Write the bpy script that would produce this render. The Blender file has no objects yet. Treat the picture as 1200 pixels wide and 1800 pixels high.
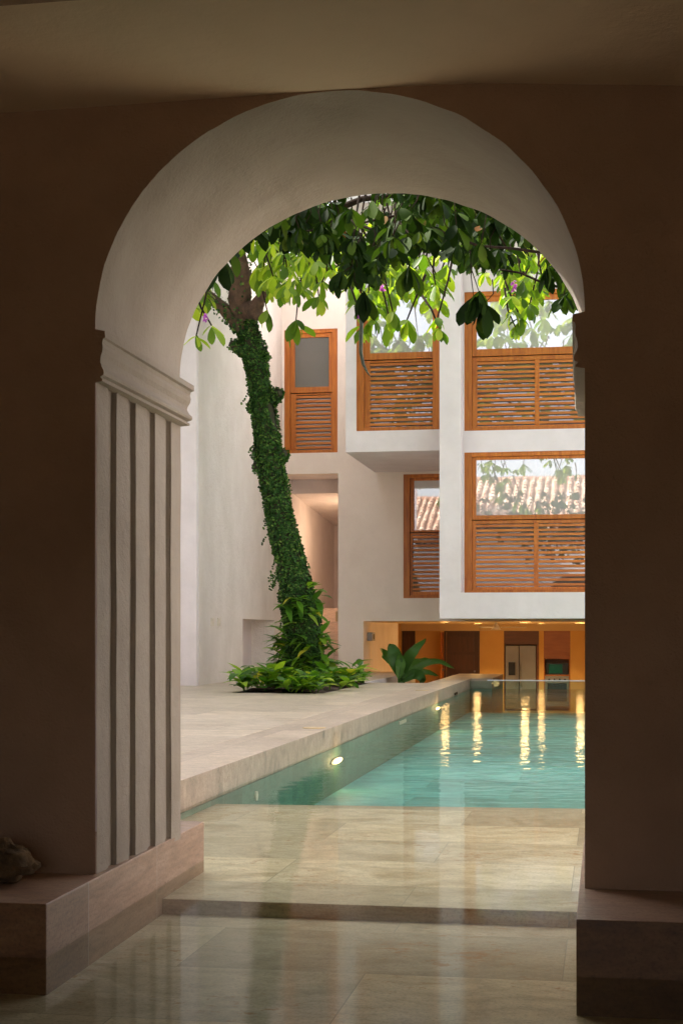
import bpy, bmesh, math, random
from mathutils import Vector, Matrix, noise as mnoise

random.seed(7)
R = math.radians
scene = bpy.context.scene
col = scene.collection

# ------------------------------------------------------------------ camera
F = 2650.0; HX = 600.0; HY = 1110.0; YAW = math.atan(462 / 2650.0); H = 1.5
cam_d = bpy.data.cameras.new("camera")
cam = bpy.data.objects.new("camera", cam_d); col.objects.link(cam)
cam.location = (0, 0, H)
cam.rotation_euler = (R(90), 0, YAW)
cam_d.sensor_fit = 'VERTICAL'; cam_d.sensor_height = 36; cam_d.sensor_width = 24
cam_d.lens = 36 * F / 1800.0
cam_d.shift_y = (HY - 900) / 1800.0
cam_d.clip_end = 2000
scene.camera = cam

# ------------------------------------------------------------------ sky, sun, exposure
to_sun = Vector((-0.80, 0.42, 0.95)).normalized()
elev = math.asin(to_sun.z); rot = math.atan2(to_sun.x, to_sun.y)
world = bpy.data.worlds.new("World"); scene.world = world; world.use_nodes = True
wn = world.node_tree.nodes; wl = world.node_tree.links
sky = wn.new('ShaderNodeTexSky'); sky.sky_type = 'NISHITA'; sky.sun_disc = False
sky.sun_elevation = elev; sky.sun_rotation = rot
sky.air_density = 1.0; sky.dust_density = 4.0; sky.ozone_density = 0.6
hs = wn.new('ShaderNodeHueSaturation'); hs.inputs['Saturation'].default_value = 0.35
wl.new(sky.outputs[0], hs.inputs['Color'])
bg = wn['Background']; bg.inputs['Strength'].default_value = 0.14
tint = wn.new('ShaderNodeMix'); tint.data_type = 'RGBA'; tint.blend_type = 'MULTIPLY'; tint.inputs[0].default_value = 1
tint.inputs[7].default_value = (1.0, .965, .985, 1); wl.new(hs.outputs[0], tint.inputs[6]); wl.new(tint.outputs[2], bg.inputs['Color'])
sun_d = bpy.data.lights.new("sun", 'SUN'); sun_d.energy = 3.0; sun_d.angle = R(0.5); sun_d.color = (1, .93, .82)
sun = bpy.data.objects.new("sun", sun_d); col.objects.link(sun)
sun.rotation_euler = (-to_sun).to_track_quat('-Z', 'Y').to_euler(); sun.location = (-20, 10, 30)
scene.view_settings.view_transform = 'Standard'; scene.view_settings.look = 'None'
scene.view_settings.exposure = 1.95; scene.view_settings.gamma = 1
scene.render.engine = 'CYCLES'
scene.cycles.use_denoising = True
scene.cycles.max_bounces = 10; scene.cycles.diffuse_bounces = 6; scene.cycles.glossy_bounces = 4
scene.cycles.transparent_max_bounces = 16; scene.cycles.transmission_bounces = 4
scene.cycles.sample_clamp_indirect = 6

# ------------------------------------------------------------------ geometry helpers
CA, SA = math.cos(YAW), math.sin(YAW)
def ray(x, y):
    u = (x - HX) / F; v = (HY - y) / F
    return Vector((-SA + u * CA, CA + u * SA, v))
def pY(x, y, Y):                      # point of the place seen there, on the vertical plane at depth Y
    r = ray(x, y); t = Y / r.y
    return Vector((r.x * t, Y, H + r.z * t))
def pX(x, y, X):
    r = ray(x, y); t = X / r.x
    return Vector((X, r.y * t, H + r.z * t))
def pT(x, y, t):
    r = ray(x, y); return Vector((r.x * t, r.y * t, H + r.z * t))

class MB:
    def __init__(s): s.v = []; s.f = []
    def add(s, vs, fs):
        b = len(s.v); s.v.extend([tuple(p) for p in vs]); s.f.extend([tuple(b + i for i in f) for f in fs])
    def box(s, x0, x1, y0, y1, z0, z1):
        s.add([(x0,y0,z0),(x1,y0,z0),(x1,y1,z0),(x0,y1,z0),(x0,y0,z1),(x1,y0,z1),(x1,y1,z1),(x0,y1,z1)],
              [(0,3,2,1),(4,5,6,7),(0,1,5,4),(1,2,6,5),(2,3,7,6),(3,0,4,7)])
    def cyl(s, c, r, h, axis='z', n=20, r2=None):
        r2 = r if r2 is None else r2; vs = []
        for k, (rr, hh) in enumerate(((r, 0), (r2, h))):
            for i in range(n):
                a = 2 * math.pi * i / n; p = (rr * math.cos(a), rr * math.sin(a), hh)
                if axis == 'x': p = (p[2], p[0], p[1])
                if axis == 'y': p = (p[0], p[2], p[1])
                vs.append((c[0]+p[0], c[1]+p[1], c[2]+p[2]))
        fs = [(i, (i+1) % n, n + (i+1) % n, n + i) for i in range(n)] + [tuple(range(n))[::-1], tuple(range(n, 2*n))]
        s.add(vs, fs)
    def tube(s, pts, rad, n=10, wob=0.0, seed=0, cap=True):
        pts = [Vector(p) for p in pts]; vs = []; up = Vector((0.3, 1, 0.2)).normalized()
        m = len(pts)
        for i, p in enumerate(pts):
            d = (pts[min(i+1, m-1)] - pts[max(i-1, 0)]).normalized()
            a = d.cross(up).normalized(); b = d.cross(a).normalized()
            for k in range(n):
                t = 2 * math.pi * k / n
                rr = rad[i]
                if wob:
                    q = Vector((math.cos(t) * 1.3, math.sin(t) * 1.3, i * .35 + seed * 9.1))
                    rr *= 1 + wob * mnoise.noise(q) + wob * .5 * mnoise.noise(q * 2.7)
                vs.append(p + a * rr * math.cos(t) + b * rr * math.sin(t))
        fs = [(i*n+k, i*n+(k+1) % n, (i+1)*n+(k+1) % n, (i+1)*n+k) for i in range(m-1) for k in range(n)]
        if cap: fs += [tuple(range(n))[::-1], tuple(range((m-1)*n, m*n))]
        s.add(vs, fs)
    def merge(s, o, first=True):
        s.n1 = len(s.f); s.add(o.v, o.f)
    def build(s, name, mat, parent=None, smooth=False, bevel=0, origin=None):
        me = bpy.data.meshes.new(name)
        vs = s.v
        if origin is not None: vs = [(a-origin[0], b-origin[1], c-origin[2]) for a, b, c in vs]
        me.from_pydata(vs, [], s.f); me.update()
        if mat: me.materials.append(mat)
        if smooth: me.polygons.foreach_set('use_smooth', [True] * len(me.polygons))
        o = bpy.data.objects.new(name, me); col.objects.link(o)
        if origin is not None: o.location = origin
        if parent is not None:
            o.parent = parent
            if origin is None: o.location = -parent.location if parent.type == 'EMPTY' else (0, 0, 0)
            o.location = Vector(o.location) - (Vector(parent.location) if origin is not None else Vector((0,0,0)))
        if bevel:
            b = o.modifiers.new('bevel', 'BEVEL'); b.width = bevel; b.segments = 2; b.limit_method = 'ANGLE'; b.angle_limit = R(50)
        return o

def panel(mb, mapf, u0, u1, v0, v1, holes, depth):
    """a wall sheet of real thickness with rectangular openings; mapf(u, v, w) gives the point, w into the wall"""
    us = sorted({u0, u1} | {h[0] for h in holes} | {h[1] for h in holes})
    vs = sorted({v0, v1} | {h[2] for h in holes} | {h[3] for h in holes})
    us = [u for u in us if u0 <= u <= u1]; vs = [v for v in vs if v0 <= v <= v1]
    nu, nv = len(us) - 1, len(vs) - 1
    def solid(i, j):
        if i < 0 or j < 0 or i >= nu or j >= nv: return False
        a = (us[i] + us[i+1]) / 2; b = (vs[j] + vs[j+1]) / 2
        return not any(h[0] < a < h[1] and h[2] < b < h[3] for h in holes)
    idx = {}
    def V(i, j, k):
        if (i, j, k) not in idx:
            idx[(i, j, k)] = len(mb.v); mb.v.append(tuple(mapf(us[i], vs[j], depth * k)))
        return idx[(i, j, k)]
    for i in range(nu):
        for j in range(nv):
            if not solid(i, j): continue
            mb.f.append((V(i,j,0), V(i+1,j,0), V(i+1,j+1,0), V(i,j+1,0)))
            mb.f.append((V(i,j,1), V(i,j+1,1), V(i+1,j+1,1), V(i+1,j,1)))
            if not solid(i-1, j): mb.f.append((V(i,j,0), V(i,j+1,0), V(i,j+1,1), V(i,j,1)))
            if not solid(i+1, j): mb.f.append((V(i+1,j,0), V(i+1,j,1), V(i+1,j+1,1), V(i+1,j+1,0)))
            if not solid(i, j-1): mb.f.append((V(i,j,0), V(i,j,1), V(i+1,j,1), V(i+1,j,0)))
            if not solid(i, j+1): mb.f.append((V(i,j+1,0), V(i+1,j+1,0), V(i+1,j+1,1), V(i,j+1,1)))

def tag(o, label=None, cat=None, group=None, kind=None):
    if label: o['label'] = label
    if cat: o['category'] = cat
    if group: o['group'] = group
    if kind: o['kind'] = kind
    return o
def empty(name, loc, label=None, cat=None, group=None):
    o = bpy.data.objects.new(name, None); col.objects.link(o); o.location = loc
    o.empty_display_size = .2
    return tag(o, label, cat, group)
def struct(o): o['kind'] = 'structure'; return o

# ------------------------------------------------------------------ materials
def newmat(name):
    m = bpy.data.materials.new(name); m.use_nodes = True
    nt = m.node_tree; b = nt.nodes['Principled BSDF']
    return m, nt, b
def N(nt, typ, **kw):
    n = nt.nodes.new(typ)
    for k, v in kw.items():
        if k in n.inputs: n.inputs[k].default_value = v
        else: setattr(n, k, v)
    return n
def coords(nt, scale=(1,1,1), swz=None):
    g = nt.nodes.new('ShaderNodeNewGeometry'); out = g.outputs['Position']
    if swz:
        sp = nt.nodes.new('ShaderNodeSeparateXYZ'); nt.links.new(out, sp.inputs[0])
        cb = nt.nodes.new('ShaderNodeCombineXYZ')
        for i, a in enumerate(swz):
            if a in 'XYZ': nt.links.new(sp.outputs[a], cb.inputs[i])
        out = cb.outputs[0]
    mp = nt.nodes.new('ShaderNodeMapping'); mp.inputs['Scale'].default_value = scale
    nt.links.new(out, mp.inputs[0]); return mp.outputs[0]
def ramp(nt, fac, stops):
    r = nt.nodes.new('ShaderNodeValToRGB'); nt.links.new(fac, r.inputs[0])
    e = r.color_ramp.elements
    while len(e) < len(stops): e.new(.5)
    for i, (p, c) in enumerate(stops):
        e[i].position = p; e[i].color = (c[0], c[1], c[2], 1) if isinstance(c, (tuple, list)) else (c, c, c, 1)
    return r.outputs[0]
def mixc(nt, fac, a, b, mode='MIX'):
    m = nt.nodes.new('ShaderNodeMix'); m.data_type = 'RGBA'; m.blend_type = mode
    for s, v in ((0, fac), (6, a), (7, b)):
        if hasattr(v, 'links'): nt.links.new(v, m.inputs[s])
        elif s == 0: m.inputs[0].default_value = v
        else: m.inputs[s].default_value = (v[0], v[1], v[2], 1)
    return m.outputs[2]
def noise_tex(nt, vec, scale, detail=4, rough=.55, dist=0):
    n = nt.nodes.new('ShaderNodeTexNoise'); n.inputs['Scale'].default_value = scale
    n.inputs['Detail'].default_value = detail; n.inputs['Roughness'].default_value = rough; n.inputs['Distortion'].default_value = dist
    if vec is not None: nt.links.new(vec, n.inputs['Vector'])
    return n.outputs['Fac']
def bump(nt, b, h, strength, dist=.01, prev=None):
    n = nt.nodes.new('ShaderNodeBump'); n.inputs['Strength'].default_value = strength; n.inputs['Distance'].default_value = dist
    nt.links.new(h, n.inputs['Height'])
    if prev is not None: nt.links.new(prev, n.inputs['Normal'])
    if b is not None: nt.links.new(n.outputs[0], b.inputs['Normal'])
    return n.outputs[0]

def plaster(name, c1, c2, rough_bump=.3, stains=0.0, fine=60, coarse=6, stain_col=(.30,.26,.15)):
    m, nt, b = newmat(name); v = coords(nt)
    f = noise_tex(nt, v, 1.3, 6, .6)
    c = ramp(nt, f, [(.3, c1), (.7, c2)])
    if stains:
        sv = coords(nt, (.9, .5, .22))
        s = noise_tex(nt, sv, 1.0, 5, .6)
        sf = ramp(nt, s, [(.5, 0.0), (.75, stains)])
        c = mixc(nt, sf, c, stain_col)
        d = noise_tex(nt, coords(nt), 22, 2, .5)
        df = ramp(nt, d, [(.72, 0.0), (.76, min(1, stains * 1.2))])
        c = mixc(nt, df, c, (.16, .13, .09))
    nt.links.new(c, b.inputs['Base Color']); b.inputs['Roughness'].default_value = .9
    b.inputs['Specular IOR Level'].default_value = .2
    h1 = noise_tex(nt, v, coarse, 6, .68); h2 = noise_tex(nt, v, fine, 3, .6)
    n1 = bump(nt, None, h1, rough_bump, .035); bump(nt, b, h2, rough_bump, .006, n1)
    return m
def travertine(name, ca, cb_, cd, tile=(1.2, .6), swz='XY', rough=.35, mortar=(.30,.26,.20), msize=.004, vein=(1, 6, 1), off=.5, pit=.5, loc=(0,0,0), streak=None, spec=.5, tv_=1.0):
    m, nt, b = newmat(name)
    v = coords(nt, (1,1,1), swz)
    mp = nt.nodes.new('ShaderNodeMapping'); mp.inputs['Location'].default_value = loc; nt.links.new(v, mp.inputs[0]); vb = mp.outputs[0]
    br = nt.nodes.new('ShaderNodeTexBrick'); nt.links.new(vb, br.inputs['Vector'])
    br.inputs['Scale'].default_value = 1; br.inputs['Brick Width'].default_value = tile[0]; br.inputs['Row Height'].default_value = tile[1]
    br.inputs['Mortar Size'].default_value = msize; br.inputs['Mortar Smooth'].default_value = .3; br.offset = off
    br.inputs['Color1'].default_value = (0,0,0,1); br.inputs['Color2'].default_value = (1,1,1,1); br.inputs['Mortar'].default_value = (.5,.5,.5,1)
    tileid = br.outputs['Color']
    # every slab shifts its own veins
    sc = nt.nodes.new('ShaderNodeVectorMath'); sc.operation = 'SCALE'; sc.inputs['Scale'].default_value = 13.0; nt.links.new(tileid, sc.inputs[0])
    ad = nt.nodes.new('ShaderNodeVectorMath'); ad.operation = 'ADD'; nt.links.new(vb, ad.inputs[0]); nt.links.new(sc.outputs[0], ad.inputs[1])
    mv = nt.nodes.new('ShaderNodeMapping'); mv.inputs['Scale'].default_value = vein; nt.links.new(ad.outputs[0], mv.inputs[0])
    f = noise_tex(nt, mv.outputs[0], 1.1, 8, .62, 1.2)
    c = ramp(nt, f, [(.28, cd), (.45, ca), (.62, cb_), (.8, ca)])
    tv = ramp(nt, tileid, [(0, (1-.28*tv_,1-.30*tv_,1-.32*tv_)), (.5, (1-.05*tv_,)*3), (1, (1+.14*tv_,1+.12*tv_,1+.08*tv_))])
    c = mixc(nt, 1.0, c, tv, 'MULTIPLY')
    g1 = noise_tex(nt, mv.outputs[0], 5.5, 8, .7, .3)
    c = mixc(nt, 1.0, c, ramp(nt, g1, [(.3, .74), (.5, 1.0), (.7, 1.14)]), 'MULTIPLY')
    g2 = noise_tex(nt, vb, 55, 3, .7)
    c = mixc(nt, 1.0, c, ramp(nt, g2, [(.3, .66), (.48, 1.0), (.7, 1.1)]), 'MULTIPLY')
    p = noise_tex(nt, mv.outputs[0], 7, 7, .75)
    big = noise_tex(nt, vb, .9, 3, .6); pp = nt.nodes.new('ShaderNodeMath'); pp.operation = 'MULTIPLY_ADD'; nt.links.new(big, pp.inputs[0]); pp.inputs[1].default_value = .45; pp.inputs[2].default_value = -.225; pq = nt.nodes.new('ShaderNodeMath'); pq.operation = 'ADD'; nt.links.new(pp.outputs[0], pq.inputs[0]); nt.links.new(p, pq.inputs[1]); pf = ramp(nt, pq.outputs[0], [(.59, 0.0), (.68, pit)])
    c = mixc(nt, pf, c, streak or (cd[0] * .8, cd[1] * .62, cd[2] * .45))
    c = mixc(nt, br.outputs['Fac'], c, mortar)
    nt.links.new(c, b.inputs['Base Color'])
    rr = ramp(nt, f, [(.3, rough * .8), (.7, rough * 1.2)]); nt.links.new(rr, b.inputs['Roughness'])
    b.inputs['Specular IOR Level'].default_value = spec
    n1 = bump(nt, None, p, .12, .004)
    inv = ramp(nt, br.outputs['Fac'], [(0, 1.0), (1, 0.0)])
    bump(nt, b, inv, .5, .003, n1)
    return m
def wood(name, c1, c2, c3, rough=.38, scale=(14, 14, 1.2), lo=.72, hi=1.2):
    m, nt, b = newmat(name)
    g = nt.nodes.new('ShaderNodeNewGeometry')
    v = coords(nt, scale)
    ad = nt.nodes.new('ShaderNodeVectorMath'); ad.operation = 'ADD'; nt.links.new(v, ad.inputs[0])
    sc = nt.nodes.new('ShaderNodeVectorMath'); sc.operation = 'SCALE'; sc.inputs[0].default_value = (17, 5, 9)
    nt.links.new(g.outputs['Random Per Island'], sc.inputs['Scale']); nt.links.new(sc.outputs[0], ad.inputs[1])
    f = noise_tex(nt, ad.outputs[0], 1.0, 7, .65, .8)
    c = ramp(nt, f, [(.25, c1), (.5, c2), (.75, c3)])
    tv = ramp(nt, g.outputs['Random Per Island'], [(0, lo), (.5, (lo + hi) / 2), (1, hi)])
    c = mixc(nt, 1.0, c, tv, 'MULTIPLY')
    nt.links.new(c, b.inputs['Base Color']); b.inputs['Roughness'].default_value = rough
    bump(nt, b, f, .15, .004)
    return m
def simple(name, c, rough=.5, metal=0, emit=None, es=0, var=.12, nscale=8):
    m, nt, b = newmat(name); v = coords(nt)
    f = noise_tex(nt, v, nscale, 4, .6)
    cc = ramp(nt, f, [(.3, tuple(k * (1 - var) for k in c)), (.7, tuple(min(1, k * (1 + var)) for k in c))])
    nt.links.new(cc, b.inputs['Base Color']); b.inputs['Roughness'].default_value = rough; b.inputs['Metallic'].default_value = metal
    if emit: b.inputs['Emission Color'].default_value = (*emit, 1); b.inputs['Emission Strength'].default_value = es
    return m
def leafmat(name, stops, trans=.35, rough=.35, spec=.2):
    m, nt, b = newmat(name)
    g = nt.nodes.new('ShaderNodeNewGeometry')
    c = ramp(nt, g.outputs['Random Per Island'], stops)
    nt.links.new(c, b.inputs['Base Color']); b.inputs['Roughness'].default_value = rough
    b.inputs['Specular IOR Level'].default_value = spec
    tr = nt.nodes.new('ShaderNodeBsdfTranslucent')
    tc = mixc(nt, 1.0, c, (2.2, 2.4, .8), 'MULTIPLY'); nt.links.new(tc, tr.inputs[0])
    mx = nt.nodes.new('ShaderNodeMixShader'); mx.inputs[0].default_value = trans
    nt.links.new(b.outputs[0], mx.inputs[1]); nt.links.new(tr.outputs[0], mx.inputs[2])
    nt.links.new(mx.outputs[0], nt.nodes['Material Output'].inputs[0])
    return m

M = {}
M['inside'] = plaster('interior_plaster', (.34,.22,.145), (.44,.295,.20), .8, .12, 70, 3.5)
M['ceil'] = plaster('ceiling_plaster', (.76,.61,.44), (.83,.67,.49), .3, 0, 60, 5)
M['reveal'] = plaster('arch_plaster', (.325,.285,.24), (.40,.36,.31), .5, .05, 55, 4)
M['white'] = plaster('white_plaster', (.755,.70,.695), (.845,.79,.785), .3, .09, 60, 4)
M['cream'] = plaster('cream_plaster', (.84,.745,.655), (.90,.81,.72), .35, .08, 60, 4)
M['rough'] = plaster('rough_plaster', (.76,.70,.63), (.84,.785,.72), 1.0, .15, 22, 9)
M['trav_riser'] = travertine('riser_travertine', (.46,.36,.25), (.54,.44,.32), (.34,.24,.15), (1.9, 2.0), 'XZ', .5, loc=(.2,.9,0), vein=(1.4,8,1), off=0)
M['trav_deck'] = travertine('deck_travertine', (.56,.47,.345), (.65,.56,.43), (.41,.32,.22), (2.3, 1.1), 'XY', .42, tv_=.55, loc=(.3,.1,0), vein=(1,2.6,1))
M['trav_pool'] = travertine('shelf_travertine', (.57,.465,.335), (.69,.59,.46), (.42,.31,.19), (1.9, 1.0), 'XY', .5, loc=(.2,-.27,0), vein=(1.5,2.1,1), pit=.85, msize=.003, tv_=1.2, streak=(.38,.18,.06))
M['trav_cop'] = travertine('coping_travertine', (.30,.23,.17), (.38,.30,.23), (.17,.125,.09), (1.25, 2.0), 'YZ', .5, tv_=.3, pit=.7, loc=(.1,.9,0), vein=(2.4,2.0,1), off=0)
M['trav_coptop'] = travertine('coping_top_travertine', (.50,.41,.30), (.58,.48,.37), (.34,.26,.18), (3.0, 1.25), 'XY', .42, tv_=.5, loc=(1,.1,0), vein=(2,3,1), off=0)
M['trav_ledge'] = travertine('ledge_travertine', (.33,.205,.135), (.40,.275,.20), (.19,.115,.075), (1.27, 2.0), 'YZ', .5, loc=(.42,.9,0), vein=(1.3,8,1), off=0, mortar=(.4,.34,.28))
M['trav_ledgef'] = travertine('shaded_ledge_travertine', (.19,.09,.035), (.23,.12,.05), (.11,.05,.02), (.9, 2.0), 'XZ', .5, loc=(.42,.9,0), vein=(2,6,1), off=0, mortar=(.4,.32,.22))  # plinth fronts: interior shade put into a darker stone colour
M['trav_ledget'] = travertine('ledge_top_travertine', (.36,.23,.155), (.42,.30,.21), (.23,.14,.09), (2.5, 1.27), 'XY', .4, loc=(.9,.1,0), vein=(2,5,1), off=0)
M['stairstone'] = travertine('stair_travertine', (.80,.64,.53), (.85,.70,.60), (.68,.52,.42), (1.2, .6), 'XZ', .5, tv_=.3)
M['poolfloor'] = travertine('pool_floor_tile', (.14,.51,.52), (.24,.65,.645), (.095,.39,.395), (2.4, 1.2), 'XY', .6, mortar=(.14,.38,.34), vein=(.8,1.6,1), pit=.15, streak=(.16,.40,.30))
M['poolwall'] = travertine('pool_wall_tile', (.10,.24,.19), (.145,.29,.235), (.075,.175,.13), (1.2, .6), 'YZ', .6, mortar=(.12,.26,.2), vein=(1,5,1), pit=.15)
M['wood'] = wood('window_wood', (.30,.068,.006), (.49,.145,.013), (.60,.215,.026))
M['woodh'] = wood('louvre_wood', (.36,.085,.008), (.52,.16,.018), (.62,.23,.032), scale=(1.5, 14, 14), lo=.86, hi=1.12)
M['doorwood'] = wood('dark_door_wood', (.045,.018,.008), (.07,.028,.012), (.1,.04,.018))
M['cabwood'] = wood('cabinet_wood', (.24,.07,.02), (.33,.11,.03), (.40,.14,.04), scale=(1.2, 8, 8))
M['cabdark'] = wood('dark_cabinet_wood', (.09,.03,.012), (.13,.045,.018), (.17,.06,.022), scale=(1.2, 8, 8))
M['bark'] = simple('bark', (.26,.145,.085), .9, var=.5, nscale=5)
nt = M['bark'].node_tree; bump(nt, nt.nodes['Principled BSDF'], noise_tex(nt, coords(nt, (1,1,.4)), 12, 6, .7), 1.0, .06)
M['mossbark'] = simple('mossy_bark', (.115,.066,.04), .95, var=.5, nscale=5)
nt = M['mossbark'].node_tree; pb = nt.nodes['Principled BSDF']; src = pb.inputs['Base Color'].links[0].from_socket
gg = nt.nodes.new('ShaderNodeNewGeometry'); sp = nt.nodes.new('ShaderNodeSeparateXYZ'); nt.links.new(gg.outputs['Position'], sp.inputs[0])
ma = nt.nodes.new('ShaderNodeMath'); ma.operation = 'MULTIPLY_ADD'; nt.links.new(noise_tex(nt, coords(nt), 2.2, 4, .6), ma.inputs[0]); ma.inputs[1].default_value = 3.0; nt.links.new(sp.outputs['Z'], ma.inputs[2])
mr = nt.nodes.new('ShaderNodeMapRange'); nt.links.new(ma.outputs[0], mr.inputs[0]); mr.inputs[1].default_value = 9.6; mr.inputs[2].default_value = 10.2
nt.links.new(mixc(nt, mr.outputs[0], (.035,.035,.014), src), pb.inputs['Base Color'])
bump(nt, pb, noise_tex(nt, coords(nt, (1,1,.4)), 9, 6, .7), 1.0, .08)
M['bark_dark'] = simple('dark_bark', (.022,.015,.010), .9, var=.5, nscale=9)
M['bark_dark'].node_tree.nodes['Principled BSDF'].inputs['Specular IOR Level'].default_value = .05
M['ivy'] = leafmat('ivy_leaf', [(0, (.012,.04,.010)), (.5, (.034,.095,.018)), (.85, (.075,.17,.03)), (1, (.16,.24,.05))], .15, .5)
M['leaf_far'] = leafmat('crown_leaf', [(0, (.035,.08,.006)), (.5, (.11,.18,.012)), (1, (.28,.34,.03))], .42, .5)
M['leaf_near'] = leafmat('shaded_overhanging_leaf', [(0, (.005,.013,.002)), (.6, (.011,.028,.003)), (.95, (.04,.075,.006)), (.985, (.06,.09,.01)), (1, (.12,.05,.01))], .13, .75, .06)  # near-black: unlit undersides put into the leaf colour
M['leaf_bed'] = leafmat('bed_leaf', [(0, (.035,.11,.013)), (.5, (.10,.23,.02)), (.85, (.28,.42,.04)), (1, (.55,.46,.05))], .3)
M['leaf_big'] = leafmat('broad_leaf', [(0, (.035,.10,.02)), (1, (.08,.18,.03))], .2)
M['flower'] = leafmat('flower_petal', [(0, (.30,.06,.50)), (.6, (.45,.12,.6)), (1, (.75,.7,.8))], .3)
M['soil'] = simple('soil', (.06,.035,.022), 1, var=.5, nscale=20)
nt = M['soil'].node_tree; bump(nt, nt.nodes['Principled BSDF'], noise_tex(nt, coords(nt), 18, 6, .7), 1.0, .05)
M['steel'] = simple('brushed_steel', (.22,.22,.23), .42, .7, var=.06, nscale=3)
M['black'] = simple('black_plastic', (.012,.012,.012), .25)
M['switch'] = simple('switch_plate', (.72,.66,.55), .4)
M['grey'] = simple('grey_metal', (.32,.31,.31), .5, .3)
M['kitchen'] = plaster('kitchen_wall_paint', (.60,.36,.13), (.64,.40,.15), .05)
M['kceil'] = plaster('kitchen_ceiling_paint', (.58,.42,.24), (.62,.46,.27), .05)
M['kfloor'] = travertine('kitchen_floor_tile', (.50,.40,.30), (.55,.45,.35), (.40,.3,.22), (.6,.6), 'XY', .3)
M['ground'] = simple('ground_earth', (.20,.16,.11), 1, var=.3, nscale=.4)
M['rock'] = simple('coral_stone', (.20,.125,.055), .95, var=.6, nscale=14)
nt = M['rock'].node_tree; bump(nt, nt.nodes['Principled BSDF'], noise_tex(nt, coords(nt), 40, 6, .75), 1.0, .03)
M['lampglow'] = simple('lamp_glass', (.9,.8,.6), .4, emit=(1,.62,.22), es=9)
M['poolglow'] = simple('pool_lamp_glass', (.9,.8,.6), .4, emit=(1,.66,.26), es=2.5)
M['roof'] = None
def roofmat():
    m, nt, b = newmat('clay_roof_tile')
    g = nt.nodes.new('ShaderNodeNewGeometry')
    c = ramp(nt, g.outputs['Random Per Island'], [(0, (.36,.20,.13)), (.4, (.46,.28,.19)), (.75, (.54,.37,.26)), (1, (.58,.47,.36))])
    f = noise_tex(nt, coords(nt), 9, 5, .65)
    c = mixc(nt, ramp(nt, f, [(.5, 0.0), (.75, .5)]), c, (.20,.15,.11))
    nt.links.new(c, b.inputs['Base Color']); b.inputs['Roughness'].default_value = .85
    bump(nt, b, f, .4, .02); return m
M['roof'] = roofmat()
def glassmat(name, base, refl):
    m, nt, b = newmat(name)
    b.inputs['Base Color'].default_value = (*base, 1); b.inputs['Roughness'].default_value = .6
    f = noise_tex(nt, coords(nt), .9, 2, .5)
    gl = nt.nodes.new('ShaderNodeBsdfGlossy'); gl.inputs['Roughness'].default_value = .0
    gl.inputs['Color'].default_value = (.95, .97, 1, 1)
    bp = nt.nodes.new('ShaderNodeBump'); bp.inputs['Strength'].default_value = .04; bp.inputs['Distance'].default_value = .02
    nt.links.new(f, bp.inputs['Height']); nt.links.new(bp.outputs[0], gl.inputs['Normal'])
    mx = nt.nodes.new('ShaderNodeMixShader'); mx.inputs[0].default_value = refl
    nt.links.new(b.outputs[0], mx.inputs[1]); nt.links.new(gl.outputs[0], mx.inputs[2])
    nt.links.new(mx.outputs[0], nt.nodes['Material Output'].inputs[0]); return m
M['pane'] = glassmat('shaded_window_glass', (.60,.58,.55), .44)
M['pane_low'] = glassmat('louvre_backing_glass', (.20,.18,.16), .22)
M['pane_dark'] = glassmat('dark_window_glass', (.065,.062,.043), .08)
def clearglass():
    m, nt, b = newmat('pool_end_glass')
    tr = nt.nodes.new('ShaderNodeBsdfTransparent'); tr.inputs[0].default_value = (.80,.90,.86,1)
    gl = nt.nodes.new('ShaderNodeBsdfGlossy'); gl.inputs['Roughness'].default_value = .02
    fr = nt.nodes.new('ShaderNodeFresnel'); fr.inputs[0].default_value = 1.45
    mx = nt.nodes.new('ShaderNodeMixShader'); nt.links.new(fr.outputs[0], mx.inputs[0])
    nt.links.new(tr.outputs[0], mx.inputs[1]); nt.links.new(gl.outputs[0], mx.inputs[2])
    nt.links.new(mx.outputs[0], nt.nodes['Material Output'].inputs[0]); return m
M['clear'] = clearglass()
M['glassedge'] = simple('glass_rim', (.62,.68,.74), .25)
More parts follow.
